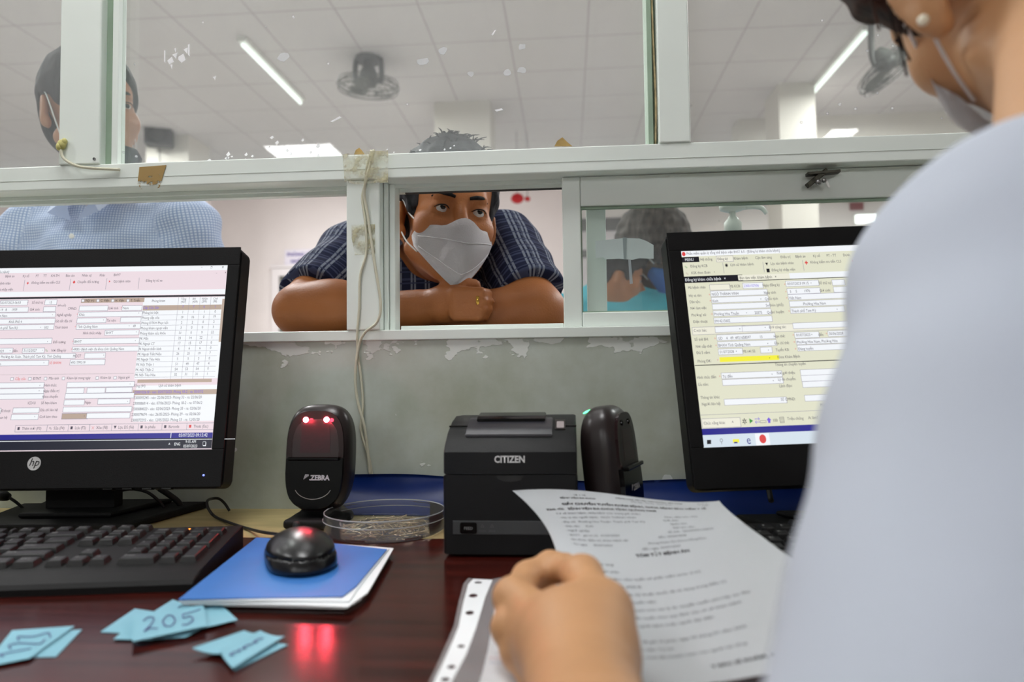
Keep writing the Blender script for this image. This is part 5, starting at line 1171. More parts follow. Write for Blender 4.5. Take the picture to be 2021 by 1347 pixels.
# three small piles
ticket([(-30, 1300), (30, 1252), (162, 1243), (110, 1297)], z + .0006, 'lower blue ticket of the leftmost pile, its edge showing at right', curl=.0)
ticket([(-35, 1318), (24, 1245), (147, 1236), (58, 1300)], z + .0022, 'top blue ticket of the leftmost pile, cut by the picture edge', marks=[[(.18, .3), (.25, .2), (.3, .75)], [(.38, .3), (.5, .2), (.52, .4), (.42, .8), (.56, .8)], [(.62, .3), (.74, .22), (.7, .5), (.78, .7), (.62, .85)]])
ticket([(198, 1248), (266, 1202), (334, 1212), (262, 1251)], z + .0006, 'blue ticket sticking out at the left back of the middle pile')
ticket([(224, 1262), (268, 1224), (330, 1240), (300, 1264)], z + .0014, 'blue ticket peeping out at the lower left of the middle pile')
ticket([(300, 1262), (330, 1236), (395, 1243), (366, 1258)], z + .0018, 'blue ticket tucked lowest in front in the middle pile')
ticket([(326, 1258), (380, 1198), (431, 1189), (469, 1224)], z + .0026, 'blue ticket fanned out to the right of the middle pile')
ticket([(290, 1216), (341, 1184), (404, 1206), (340, 1236)], z + .0036, 'blue ticket pointing up at the back of the middle pile', marks=[[(.55, .5), (.8, .42)]])
ticket([(264, 1214), (402, 1194), (408, 1236), (261, 1267)], z + .0052, 'top blue ticket of the middle pile with 205 written on it',
       marks=[[(.14, .35), (.2, .24), (.28, .32), (.24, .55), (.15, .76), (.22, .7), (.33, .76)], [(.46, .3), (.4, .5), (.44, .72), (.52, .74), (.57, .55), (.53, .34), (.46, .3)], [(.68, .36), (.69, .52), (.78, .5), (.82, .66), (.74, .82), (.66, .8)], [(.68, .36), (.80, .32), (.94, .26)]])
ticket([(463, 1324), (436, 1294), (500, 1262), (568, 1273)], z + .0008, 'lower blue ticket of the right-hand pile')
ticket([(460, 1320), (432, 1288), (514, 1251), (562, 1257)], z + .003, 'creased top blue ticket of the right-hand pile with scribbled digits', marks=[[(.50, .16), (.56, .10), (.60, .18), (.52, .30), (.62, .30)], [(.50, .42), (.57, .36), (.60, .46), (.53, .56)], [(.50, .66), (.58, .60), (.62, .72), (.54, .80)]], curl=.006)
ticket([(434, 1292), (379, 1284), (482, 1249), (516, 1251)], z + .0034, 'folded left flap ticket of the right-hand pile', curl=.004)

# ------------------------------------------------ punched plastic pocket with a document
def poly_holes(outer, holes, z, th, name, m, par, px=True):
    cu = bpy.data.curves.new('c', 'CURVE'); cu.dimensions = '2D'; cu.fill_mode = 'BOTH'; cu.extrude = th / 2
    for loop in [outer] + holes:
        s = cu.splines.new('POLY'); s.points.add(len(loop) - 1); s.use_cyclic_u = True
        for i, p in enumerate(loop): s.points[i].co = (p[0], p[1], 0, 1)
    o = bpy.data.objects.new('c', cu); me = bpy.data.meshes.new_from_object(o)
    bm = B(); bm.from_mesh(me); bpy.data.objects.remove(o); bmesh.ops.transform(bm, matrix=Matrix.Translation((0, 0, z)), verts=bm.verts[:])
    return obj(name, bm, m, par, world=True)
def film_m(nt, N, L, b):
    N.remove(b); out = N['Material Output']
    tr = N.new('ShaderNodeBsdfTransparent'); gl = N.new('ShaderNodeBsdfGlossy'); gl.inputs['Roughness'].default_value = .12
    df = N.new('ShaderNodeBsdfDiffuse'); df.inputs[0].default_value = (.8, .78, .8, 1)
    m = N.new('ShaderNodeMixShader'); m.inputs[0].default_value = .09; L.new(tr.outputs[0], m.inputs[1]); L.new(gl.outputs[0], m.inputs[2])
    m2 = N.new('ShaderNodeMixShader'); m2.inputs[0].default_value = .16; L.new(m.outputs[0], m2.inputs[1]); L.new(df.outputs[0], m2.inputs[2]); L.new(m2.outputs[0], out.inputs[0])
M_FILM = node_mat('clear pocket film', film_m)
zf = DZ + .0006
xy = lambda x, y: (lambda p: (p.x, p.y))(atz(x, y, zf))
t = thing('plastic_pocket', atz(1000, 1260, DZ), 'clear punched plastic pocket lying on the desk under the hand', 'plastic pocket')
TLc = [(925, 1141), (915, 1152), (905, 1190), (896, 1236), (875, 1286), (850, 1340), (838, 1372)]
strip_r = [(874, 1380), (893, 1345), (921, 1292), (940, 1240), (958, 1180), (972, 1146)]
def hole(x, y, rx=8.5, ry=7.5): c = atz(x, y, zf); k = pxm(c.y); return [(c.x + rx * k * math.cos(a), c.y + ry * k * 1.55 * math.sin(a)) for a in [2 * math.pi * i / 18 for i in range(18)]]
holes = [hole(934, 1177), hole(927, 1211), hole(910, 1277, 7.5, 5), hole(891, 1318, 8, 6), hole(879, 1343, 9, 6), hole(944, 1151, 8, 4)]
sl = [xy(p[0] + 9, p[1] + 3) for p in TLc]; sr = [xy(*p) for p in strip_r]
poly_holes(sl + sr, holes, zf + .0002, .0003, 'punched_strip', M_PAPER, t)
outer = [xy(*p) for p in TLc] + [xy(1240, 1372), xy(1250, 1250), xy(1180, 1165), xy(975, 1143)]
# film as a ring around the strip: its left margin and everything right of it
poly_holes([xy(*p) for p in TLc] + [xy(p[0] + 9, p[1] + 3) for p in TLc][::-1], [], zf + .0001, .0002, 'film_edge', M_FILM, t)
poly_holes(sr + [xy(985, 1143), xy(1190, 1165), xy(1260, 1250), xy(1260, 1380)], [], zf + .0009, .0002, 'film', M_FILM, t)
dd = [(935, 1380), (952, 1330), (964, 1280), (973, 1215), (982, 1165), (991, 1152), (1165, 1172), (1235, 1255), (1235, 1380)]
pd = thing('document', atz(1000, 1290, DZ), 'white printed sheet inside the clear punched pocket', 'document')
poly_holes([xy(*p) for p in dd], [], zf + .0001, .0003, 'sheet', M_PAPER, pd)
bm = B()
def ltxt(x, y, s, sz, mi=0):
    p = atz(x, y, zf); text(bm, s, sz, Matrix.Translation((p.x, p.y, zf + .0004)) @ Matrix.Rotation(rad(3), 4, 'Z'), mi=mi)
ltxt(976, 1253, '- Yêu cầu', .0046); ltxt(972, 1276, '- Tên người bệnh', .0046); ltxt(967, 1293, '- Thường trú tại', .0046); ltxt(965, 1303, 'RELLO PHÒNG', .005, 1); ltxt(965, 1312, 'THAM DỰ', .005, 2)
obj('printing', bm, [M_INKB, mat('red print', rgb(190, 60, 70), .7), mat('blue print', rgb(60, 80, 150), .7)], pd, world=True, recalc=False)

# ------------------------------------------------ the held sheet
G = [[(1011, 969, .72), (1160, 970, .73), (1290, 986, .71), (1420, 989, .69)],
     [(1090, 1066, .63), (1225, 1074, .63), (1365, 1064, .615), (1488, 1048, .61)],
     [(1113, 1175, .525), (1275, 1215, .53), (1450, 1185, .525), (1625, 1150, .53)],
     [(1195, 1372, .425), (1345, 1358, .435), (1545, 1325, .44), (1755, 1270, .455)]]
GP = [[at(*q) for q in r_] for r_ in G]
def lag(t):
    n = [0, 1 / 3, 2 / 3, 1]; o = []
    for i in range(4):
        v = 1
        for j in range(4):
            if j != i: v *= (t - n[j]) / (n[i] - n[j])
        o.append(v)
    return o
def paper(u, v):
    a, b = lag(u), lag(v); p = Vector((0, 0, 0))
    for j in range(4):
        for i in range(4): p += GP[j][i] * (a[i] * b[j])
    return p
t = thing('document', paper(.5, .5), 'large printed white sheet held up by the hand in front of the printer', 'document')
bm = B(); sheet(bm, lambda u, v: paper(u, v), 36, 44); bmesh.ops.solidify(bm, geom=bm.faces[:], thickness=-.00022); obj('sheet', bm, M_PAPER, t, world=True, smooth=True)
def pnorm(u, v):
    e = .004; n = (paper(u + e, v) - paper(u, v)).cross(paper(u, v) - paper(u, v + e)); n.normalize(); return n if n.z > 0 else -n
bm = B()
def ptxt(u, v, s, sz=.0040, mi=0, bold=0, align='LEFT'):     # sz in metres on an A4 sheet
    def fn(co):
        uu = u + co.x / .21; vv = v - co.y / .297
        return paper(uu, vv) + pnorm(uu, vv) * .00035
    text(bm, s, sz, Matrix(), mi=mi, bold=bold, align=align, fn=fn)
ptxt(.27, .045, 'SỞ Y TẾ', .0036, align='CENTER'); ptxt(.25, .066, 'BỆNH VIỆN ĐA KHOA', .0036, 1, .0001, 'CENTER'); ptxt(.62, .045, 'CỘNG HÒA XÃ HỘI CHỦ NGHĨA VIỆT NAM', .0036, 1, .0001, 'CENTER'); ptxt(.62, .066, 'Độc lập - Tự do - Hạnh phúc', .0036, 0, 0, 'CENTER')
ptxt(.90, .040, 'Mã hồ sơ', .003, 0, 0, 'CENTER'); ptxt(.90, .056, 'Số chuyển', .003, 0, 0, 'CENTER'); ptxt(.90, .072, 'tuyến', .003, 0, 0, 'CENTER')
ptxt(.52, .108, 'GIẤY CHUYỂN TUYẾN KHÁM BỆNH, CHỮA BỆNH BẢO HIỂM Y TẾ', .0052, 1, .0002, 'CENTER')
ptxt(.06, .138, 'Kính gửi:   BỆNH VIỆN ĐA KHOA TỈNH QUẢNG NAM', .0048, 1, .00015)
L_ = ['Cơ sở khám bệnh, chữa bệnh trân trọng giới thiệu:', '- Họ và tên người bệnh:  NGÔ THÀNH VINH', '- Địa chỉ:  Phường Hòa Thuận, Thành phố Tam Kỳ', '- Dân tộc:     Kinh', '- Nghề nghiệp:', '- BHYT:  giá trị từ:  01/07/2023', '- Đã được điều trị, khám bệnh tại:', '- Từ ngày:     05/07/2023']
for i, s in enumerate(L_): ptxt(.09, .165 + i * .0262, s, .0042)
for i, (u, s) in enumerate(((.62, 'Nam, năm sinh: 1976'), (.60, 'Giới tính:'), (.62, 'Quốc tịch:'), (.62, 'Nơi làm việc:'), (.58, 'Số thẻ:  GD4494921658597'), (.52, 'đến: 30/06/2028'))): ptxt(u, .185 + i * .026, s, .0042)
ptxt(.46, .345, 'Phòng Khám Đa Khoa Hồng Phúc', .0042); ptxt(.42, .372, 'đến ngày: 05/07/2023', .0042); ptxt(.5, .405, 'TÓM TẮT BỆNH ÁN', .0056, 1, .0002, 'CENTER')
Q_ = ['- Dấu hiệu lâm sàng:', '   đau bụng, nghi phân', '- Kết quả xét nghiệm: viêm tuyến xơ phần mềm (mức vị trí)', '- Chẩn đoán: theo dõi (M25.4)', '- Phương pháp, thủ thuật, kỹ thuật, thuốc đã sử dụng trong điều trị:', '- Tình trạng người lúc chuyển viện:', '- Lý do chuyển viện: Khoanh tròn vào lý do chuyển tuyến phù hợp sau đây:', '   1. Đủ điều kiện chuyển tuyến theo quy định của cơ sở khám bệnh', '   2. Theo yêu cầu của người bệnh hoặc người đại diện', '- Hướng điều trị:', '- Chuyển viện lúc:      08 giờ 19 phút, ngày 05 tháng 07 năm 2023', '- Phương tiện chuyển viện: Tự túc', '- Họ tên, chức danh, trình độ chuyên môn của người hộ tống:']
for i, s in enumerate(Q_): ptxt(.09, .445 + i * .0345, s, .0044)
ptxt(.62, .93, 'Y BÁC SĨ KHÁM, ĐIỀU TRỊ', .0052, 1, .0002, 'CENTER')
obj('printing', bm, [M_INK, M_INKB], t, world=True, recalc=False)

# ------------------------------------------------ cables behind the left monitor
t = thing('cable', at(320, 975, .96), 'thick black cable with a beige sleeve hanging below the left monitor', 'cable')
bm = B(); tube(bm, [at(278, 925, .955), at(296, 948, .955), at(315, 966, .957)], .0036, 10); obj('sleeve', bm, mat('braided beige sleeve', rgb(150, 140, 110), .7, var=.3, vscale=300), t, world=True, smooth=True)
bm = B(); tube(bm, [at(315, 965, .957), at(335, 978, .96), at(352, 992, .965), at(361, 1010, .968)], .0040, 10); obj('cord', bm, M_CABLE, t, world=True, smooth=True)
bm = B(); tube(bm, [at(212, 1012, .93), at(212, 995, .93), at(226, 975, .93), at(256, 966, .935), at(290, 972, .94), at(316, 992, .945), at(326, 1006, .95)], .0021, 8)
obj('cable', bm, M_CABLE, smooth=True, label='thin black cable looping over the left monitor base', cat='cable')
t = thing('cable', at(10, 980, .93), 'black plug and grey lead at the far left behind the monitor', 'cable')
bm = B(); tube(bm, [at(-30, 976, .93), at(8, 979, .93), at(17, 982, .93)], [.0075, .0075, .005], 12, sm=0); obj('plug', bm, M_CABLE, t, world=True, smooth=True)
bm = B(); tube(bm, [at(17, 982, .93), at(32, 992, .935), at(48, 1006, .95)], .002, 8); obj('cord', bm, M_GASKET, t, world=True, smooth=True)
bm = B(); tube(bm, [at(1511, 930, .95), at(1515, 955, .95), at(1522, 990, .93)], .0035, 8); obj('cable', bm, M_CABLE, smooth=True, label='black cable dropping behind the right monitor in front of the blue sheet', cat='cable')
# ------------------------------------------------ people
def skin(name, col, var=.07):
    return mat(name, col, .48, var=var, vscale=14, bump=.25, bscale=320, spec=.4)
SK1 = skin('tan skin', rgb(176, 122, 92)); SK2 = skin('brown skin', rgb(168, 104, 58)); SK3 = skin('light skin', rgb(198, 148, 104)); SK4 = skin('clerk face skin', rgb(196, 140, 100))
def hair_m(name, c0, c1, sc=90, st=(1, 1, .25)):
    def f(nt, N, L, b):
        tc = N.new('ShaderNodeTexCoord'); mp = N.new('ShaderNodeMapping'); mp.inputs['Scale'].default_value = st; L.new(tc.outputs['Object'], mp.inputs[0])
        n = N.new('ShaderNodeTexNoise'); n.inputs['Scale'].default_value = sc; n.inputs['Detail'].default_value = 6; L.new(mp.outputs[0], n.inputs['Vector'])
        cr = N.new('ShaderNodeValToRGB'); cr.color_ramp.elements[0].position = .35; cr.color_ramp.elements[0].color = (*c0, 1); cr.color_ramp.elements[1].position = .72; cr.color_ramp.elements[1].color = (*c1, 1)
        L.new(n.outputs['Fac'], cr.inputs[0]); L.new(cr.outputs[0], b.inputs['Base Color']); b.inputs['Roughness'].default_value = .7; b.inputs['Specular IOR Level'].default_value = .2
        bp = N.new('ShaderNodeBump'); bp.inputs['Strength'].default_value = .8; bp.inputs['Distance'].default_value = .004; L.new(n.outputs['Fac'], bp.inputs['Height']); L.new(bp.outputs[0], b.inputs['Normal'])
    return node_mat(name, f)
M_HAIR = hair_m('black hair', rgb(14, 13, 14), rgb(40, 38, 40)); M_HAIRG = hair_m('greying black hair', rgb(14, 14, 16), rgb(66, 66, 70)); M_HAIRB = hair_m('dark brown hair', rgb(26, 15, 11), rgb(72, 42, 30))
M_EYEW = mat('eye white', rgb(205, 200, 195), .2); M_IRIS = mat('dark iris', rgb(24, 15, 10), .1); M_MASK = mat('white mask fabric', rgb(228, 226, 228), .7, bump=.3, bscale=500); M_STRAP = mat('elastic strap', rgb(225, 225, 225), .6)
M_BMASK = mat('blue mask fabric', rgb(70, 130, 205), .7, bump=.3, bscale=400)

def head_f(q, male=True, ears=True, slim=1.0):
    """q in head space: x to the head's left in the picture's right, face towards -y, origin between the eyes' level and the middle of the skull"""
    d = dell(q, (0, .012, .040), (.0755 * slim, .095, .087))
    d = smin(d, dell(q, (0, -.028, -.040), (.060 * slim, .060, .072)), .03)
    d = smin(d, dcap(q, (0, -.066, -.092), (0, -.060, -.078), .022, .028), .025)          # chin
    for s in (-1, 1):
        d = smin(d, dell(q, (s * .040 * slim, -.052, -.026), (.026, .030, .026)), .02)     # cheek
        d = smin(d, dcap(q, (s * .058 * slim, -.005, -.062), (s * .020, -.058, -.096), .014, .015), .02)   # jaw line
    d = smin(d, dcap(q, (-.034, -.074, .022), (.034, -.074, .022), .011, .011), .015)      # brow
    for s in (-1, 1):
        d = smax(d, -dell(q, (s * .031, -.092, .001), (.019, .016, .0125)), .012)           # socket
        d = smin(d, dell(q, (s * .031, -.0705, .001), (.0175, .0150, .0135)), .004)         # eyelids around the ball
        op = np.minimum(dcap(q, (s * .031 - .0100, -.0800, -.0012), (s * .031, -.0858, .0002), .0026, .0044), dcap(q, (s * .031 + .0100, -.0800, -.0012), (s * .031, -.0858, .0002), .0026, .0044))
        d = smax(d, -op, .0010)      # opening between the lids
    d = smin(d, dcap(q, (0, -.079, .012), (0, -.104, -.026), .0075, .0115), .010)          # nose
    for s in (-1, 1):
        d = smin(d, dell(q, (s * .0125, -.094, -.031), (.0085, .010, .0075)), .006)
        d = smax(d, -dell(q, (s * .0075, -.100, -.0385), (.0038, .005, .003)), .002)
    d = smin(d, dcap(q, (-.019, -.0795, -.0575), (.019, -.0795, -.0575), .0055, .0055), .006)
    d = smin(d, dcap(q, (-.015, -.0790, -.0665), (.015, -.0790, -.0665), .0062, .0062), .006)
    d = smax(d, -dcap(q, (-.024, -.088, -.0618), (.024, -.088, -.0618), .0014, .0014), .002)
    if ears:
        for s in (-1, 1):
            R = np.array((Matrix.Rotation(rad(s * 22), 3, 'Z') @ Matrix.Rotation(rad(-10), 3, 'X')))
            e = dell(q, (s * .080 * slim, .014, -.010), (.0085, .0185, .0325), R)
            e = smin(e, dell(q, (s * .077 * slim, .004, -.036), (.0065, .0095, .011), R), .008)
            e = smax(e, -dell(q, (s * .0905 * slim, .012, -.006), (.0075, .0115, .0215), R), .005)
            e = smin(e, dcap(q, (s * .0815 * slim, .006, .004), (s * .083 * slim, .014, -.018), .0028, .0028), .004)
            d = smin(d, e, .006)
    return d
def hair_f(q, line=None, th=.009, slim=1.0, wav=1.0):
    n = (np.sin(q[:, 0] * 190 + q[:, 2] * 60) + np.sin(q[:, 1] * 160 - q[:, 0] * 90 + 2) + np.sin(q[:, 2] * 210 + q[:, 1] * 70)) * .0011 * wav
    d = dell(q, (0, .014, .042), (.0765 * slim + th, .096 + th, .088 + th * 1.15)) + n
    d = smin(d, dell(q, (0, .055, -.02), (.060 * slim + th * .5, .050 + th * .5, .062)), .03)
    X = [-.12, -.088, -.070, -.045, -.036, -.026, .000, .028, .045, .12]; Z = [.080, .074, .060, .045, -.012, -.012, .022, .022, -.055, -.075]
    if line: X, Z = line
    zl = np.interp(q[:, 1], X, Z).astype(np.float32) + n * 2
    return smax(d, (zl - q[:, 2]) * .75, .004)
class Head:
    def __init__(s, pos, yaw, pitch=0, roll=0, scale=1.0, mat3=None):
        s.R = mat3 or (Matrix.Rotation(rad(yaw), 3, 'Z') @ Matrix.Rotation(rad(pitch), 3, 'X') @ Matrix.Rotation(rad(roll), 3, 'Y')); s.c = Vector(pos); s.k = scale
        s.Rn = np.array(s.R, dtype=np.float32); s.M = Matrix.Translation(s.c) @ s.R.to_4x4() @ Matrix.Scale(scale, 4)
    def loc(s, p): return ((p - V3(s.c)) @ s.Rn) / s.k
    def w(s, v): return s.M @ Vector(v)
def eyes(h, par, gaze=(0, 0)):
    for s in (-1, 1):
        c = Vector((s * .031, -.0715, .0008)); bm = B(); sphere(bm, c, .0122, h.M)
        R = Matrix.Translation(c) @ Matrix.Rotation(rad(gaze[0]), 4, 'Z') @ Matrix.Rotation(rad(gaze[1]), 4, 'X')
        e = obj('eye', bm, M_EYEW, par, world=True, smooth=True)
        bm = B(); sphere(bm, (0, -.0086, 0), (.0062, .0041, .0062), h.M @ R); obj('iris', bm, M_IRIS, e, world=True, smooth=True)
        bm = B(); tube(bm, [h.w(p) for p in ((s * .031 - .0125, -.0805, .0012), (s * .031 - .006, -.0862, .0048), (s * .031 + .001, -.0876, .0056), (s * .031 + .007, -.0858, .0046), (s * .031 + .0125, -.0800, .0010))], [.0006, .0010, .0011, .0010, .0006], 6); obj('eyelashes', bm, M_HAIR, par, world=True, smooth=True)
def brows(h, par, m):
    for s in (-1, 1):
        bm = B(); tube(bm, [h.w(p) for p in ((s * .012, -.0868, .0205), (s * .024, -.0868, .0235), (s * .036, -.0815, .0240), (s * .047, -.0705, .0190))], [.0026, .0036, .0032, .0012], 8); obj('eyebrow', bm, m, par, world=True, smooth=True)
def mask_mesh(h, par, m, flat=False, drop=0.0):
    """folded face mask stretched from cheek to cheek"""
    rows = [  # centre (y, z), side (x, y, z)
        ((-.1175, -.0150), (.064, -.050, -.034)), ((-.1245, -.032), (.066, -.049, -.038)), ((-.1305, -.048), (.068, -.047, -.042)), ((-.1335, -.056), (.069, -.046, -.045)),
        ((-.131, -.078), (.068, -.045, -.050)), ((-.116, -.104), (.066, -.045, -.056)), ((-.094, -.126), (.064, -.045, -.062))]
    if flat: rows = [((c[0] * .93 - .001, c[1] * .95), s_) for c, s_ in rows]
    n = 20; bm = B(); g = []
    for (cy_, cz_), (sx_, sy_, sz_) in rows:
        r_ = []
        for i in range(n + 1):
            s = -1 + 2 * i / n; a = abs(s); k = a ** 1.75; ri = rows.index(((cy_, cz_), (sx_, sy_, sz_)))
            x = sx_ * math.copysign(a ** (.92 + .03 * ri), s); y = cy_ * (1 - k) + sy_ * k - .004 * math.sin(a * math.pi); ez = (1.15, 1.15, 1.2, 1.2, 1.2, 1.35, 1.45)[ri]; z = cz_ * (1 - a ** ez) + sz_ * a ** ez; z -= (.007 * math.exp(-((a - .42) / .2) ** 2) if ri == 0 else 0); y -= .0022 * (ri == 3) * (1 - a)
            if rows.index(((cy_, cz_), (sx_, sy_, sz_))) == 2: y += .0025 * (1 - a)
            r_.append(bm.verts.new(h.w((x, y, z + drop))))
        g.append(r_)
    for a, b in zip(g, g[1:]):
        for i in range(n):
            f_ = bm.faces.new((a[i], a[i + 1], b[i + 1], b[i])); f_.smooth = True
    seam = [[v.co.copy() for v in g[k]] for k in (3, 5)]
    bmesh.ops.solidify(bm, geom=bm.faces[:], thickness=.0012)
    o = obj('mask', bm, m, par, world=True, smooth=True)
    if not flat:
        for ln in seam:  # darker grey tubes paint the shadow line along the mask folds
            bm = B(); tube(bm, [p + h.R @ Vector((0, -.0002, 0)) for p in ln[1:-1]], .0010, 6, sm=0); obj('fold', bm, mat('mask fold shade', rgb(205, 203, 206), .8), o, world=True, smooth=True)
    for s in (-1, 1):
        for (z0, y0), ez in (((-.024, -.050), .022), ((-.070, -.046), -.040)):
            bm = B(); x_ = .060 if z0 > -.05 else .058
            tube(bm, [h.w(p) for p in ((s * x_, y0, z0 + drop), (s * (.0715), -.022, (z0 + drop) * .55 + ez * .35 - .001), (s * .0795, .002, ez * .8), (s * .081, .022, ez * .45 + .004), (s * .079, .030, -.006))], .0013, 6); obj('strap', bm, M_STRAP, o, world=True, smooth=True)
    return o
def cloth_m(name, base, l1, l2, p1, p2, w1=.12, w2=.12, double=False):
    def f(nt, N, L, b):
        at_ = N.new('ShaderNodeAttribute'); at_.attribute_name = 'pat'; sp = N.new('ShaderNodeSeparateXYZ'); L.new(at_.outputs['Vector'], sp.inputs[0])
        def stripes(ax, period, width, off=0):
            a = N.new('ShaderNodeMath'); a.operation = 'MULTIPLY_ADD'; a.inputs[1].default_value = 1 / period; a.inputs[2].default_value = 100 + off; L.new(sp.outputs[ax], a.inputs[0])
            m = N.new('ShaderNodeMath'); m.operation = 'FRACT'; L.new(a.outputs[0], m.inputs[0]); l = N.new('ShaderNodeMath'); l.operation = 'LESS_THAN'; l.inputs[1].default_value = width; L.new(m.outputs[0], l.inputs[0]); return l
        def mixc(fac, a, col):
            x = N.new('ShaderNodeMix'); x.data_type = 'RGBA'; L.new(fac.outputs[0], x.inputs[0]); x.inputs[7].default_value = (*col, 1)
            if isinstance(a, tuple): x.inputs[6].default_value = (*a, 1)
            else: L.new(a.outputs[2], x.inputs[6])
            return x
        c = mixc(stripes('Y', p2, w2), base, l2); c = mixc(stripes('X', p1, w1), c, l1)
        if double: c = mixc(stripes('X', p1, w1, .24), c, l1); c = mixc(stripes('Y', p2, w2 * .6, .3), c, l2)
        L.new(c.outputs[2], b.inputs['Base Color']); b.inputs['Roughness'].default_value = .85; b.inputs['Specular IOR Level'].default_value = .15
    return node_mat(name, f)
def pat_of(parts):
    """parts: ('arm', a, b) or ('body', centre); gives cloth coordinates by nearest part"""
    def fn(p):
        best = np.full(len(p), 9e9, np.float32); out = np.zeros((len(p), 3), np.float32)
        for q in parts:
            if q[0] == 'arm':
                a, b = V3(q[1]), V3(q[2]); ab = (b - a) / np.linalg.norm(b - a); L_ = np.linalg.norm(b - a); t = np.clip((p - a) @ ab, 0, L_); d = np.linalg.norm(p - a - t[:, None] * ab, axis=1) - q[3]
                u = np.cross(ab, V3((0, 0, 1))); u /= np.linalg.norm(u); v = np.cross(ab, u); r = p - a; tt = r @ ab
                ang = np.arctan2(r @ u, r @ v); c = np.stack([ang * .052, tt, tt * 0], 1)
            else:
                d = dell(p, q[1], q[2]); c = np.stack([p[:, 0] + p[:, 1] * .3, p[:, 2], p[:, 2] * 0], 1)
            m = d < best; best[m] = d[m]; out[m] = c[m]
        return out
    return fn
def wrinkle(p, a=.0025): return (np.sin(p[:, 0] * 38 + p[:, 2] * 61 + 2 * np.sin(p[:, 1] * 23)) + np.sin(p[:, 2] * 83 - p[:, 0] * 47 + p[:, 1] * 31) * .6) * a

# ---- man leaning on the ledge with folded arms
HM = Head((0, 0, 0), 24, 6, 4); e_mid = at(908, 417, 1.125); HM = Head(e_mid - HM.R @ Vector((0, -.078, 0)), 24, 6, 4)
t = thing('person', (at(850, 500, 1.6).x, 1.72, 0), 'man in white mask and dark plaid shirt leaning folded arms on the counter ledge', 'person')
LE = at(589, 613, 1.165); LW = at(815, 612, 1.150); LH = at(893, 598, 1.135)       # arm whose elbow is at left
RE = at(1062, 618, 1.185); RW = at(850, 642, 1.195); RH_ = at(770, 640, 1.20)
LS = at(700, 505, 1.36); RS = at(1000, 490, 1.34)
cxm = (LS.x + RS.x) / 2
NB = Vector((cxm, 1.335, LS.z + .03)); CH = Vector((cxm, 1.42, LS.z - .05)); HP = Vector((cxm, 1.70, .93))
lz = .986
def fist(p):
    d = dell(p, LH, (.040, .024, .0305), np.array(Matrix.Rotation(rad(-8), 3, 'Y')))
    for k, (yy, r, dx) in enumerate(((577, .0088, -2), (593, .0092, 3), (609, .0090, 0), (624, .0082, -7))):
        a = at(900, yy, 1.108); b = at(951 + dx, yy + 1, 1.100); c = at(963 + dx, yy + 3, 1.128); e = at(934, yy + 3, 1.150)
        d = smin(d, chain(p, [a, b, c, e], [r * 1.2, r, r * .92, r * .85], .003), .0035 if k else .006)
    d = smin(d, chain(p, [at(890, 572, 1.135), at(915, 561, 1.125), at(938, 563, 1.13)], [.014, .0115, .0095], .006), .006)    # thumb on top
    for yy in (585, 601, 617): d = smax(d, -chain(p, [at(914, yy, 1.084), at(945, yy + .5, 1.086), at(966, yy + 1, 1.100), at(974, yy + 2, 1.128)], [.0012, .0024, .0026, .0026], .002), .003)     # creases between fingers
    return d
def man_skin(p):
    d = head_f(HM.loc(p)) * HM.k
    d = smin(d, dcap(p, HM.w((0, .02, -.06)), NB, .054, .060), .03)
    d = smin(d, chain(p, [LS, LE], [.052, .040], .02), .03)
    f1 = chain(p, [LE, LE.lerp(LW, .35), LW], [.041, .043, .0275], .03); f1 = smin(f1, dell(p, LE.lerp(LW, .22) + Vector((0, 0, .006)), (.065, .040, .041)), .02); f1 = smin(f1, dcap(p, LW, LH, .028, .030), .02)
    d2 = chain(p, [RE, RE.lerp(RW, .4), RW], [.042, .042, .028], .03); d2 = smin(d2, dcap(p, RS, RE, .05, .041), .03)
    d2 = smin(d2, dell(p, RH_, (.040, .026, .030)), .02)
    d = smin(d, fist(p), .012); d = smin(d, f1, .012); d = np.minimum(smin(d, d2, .004), d2)
    d = smin(d, dell(p, CH, (.165, .11, .11)), .04); d = smin(d, dcap(p, CH, HP, .12, .125), .05)
    d = smin(d, dcap(p, LS, RS, .05, .05), .03)
    for s in (-1, 1): d = smin(d, chain(p, [HP + Vector((s * .08, 0, -.02)), Vector((cxm + s * .10, 1.72, .48)), Vector((cxm + s * .11, 1.78, .09))], [.085, .055, .038], .02), .03)
    for s in (-1, 1): d = smin(d, dcap(p, (cxm + s * .11, 1.79, .045), (cxm + s * .12, 1.62, .035), .04, .034), .02)
    return smax(d, lz - p[:, 2] + 9 * (p[:, 1] > 1.44), .002)
net_obj('body', man_skin, (-.62, 1.02, .0), (.22, 1.95, 1.40), .0042, SK2, t, extra=[])
def sleeve_cut(p, a, b, tt):
    n = (V3(b) - V3(a)); n = n / np.linalg.norm(n); o = V3(a) + (V3(b) - V3(a)) * tt; return (p - o) @ n
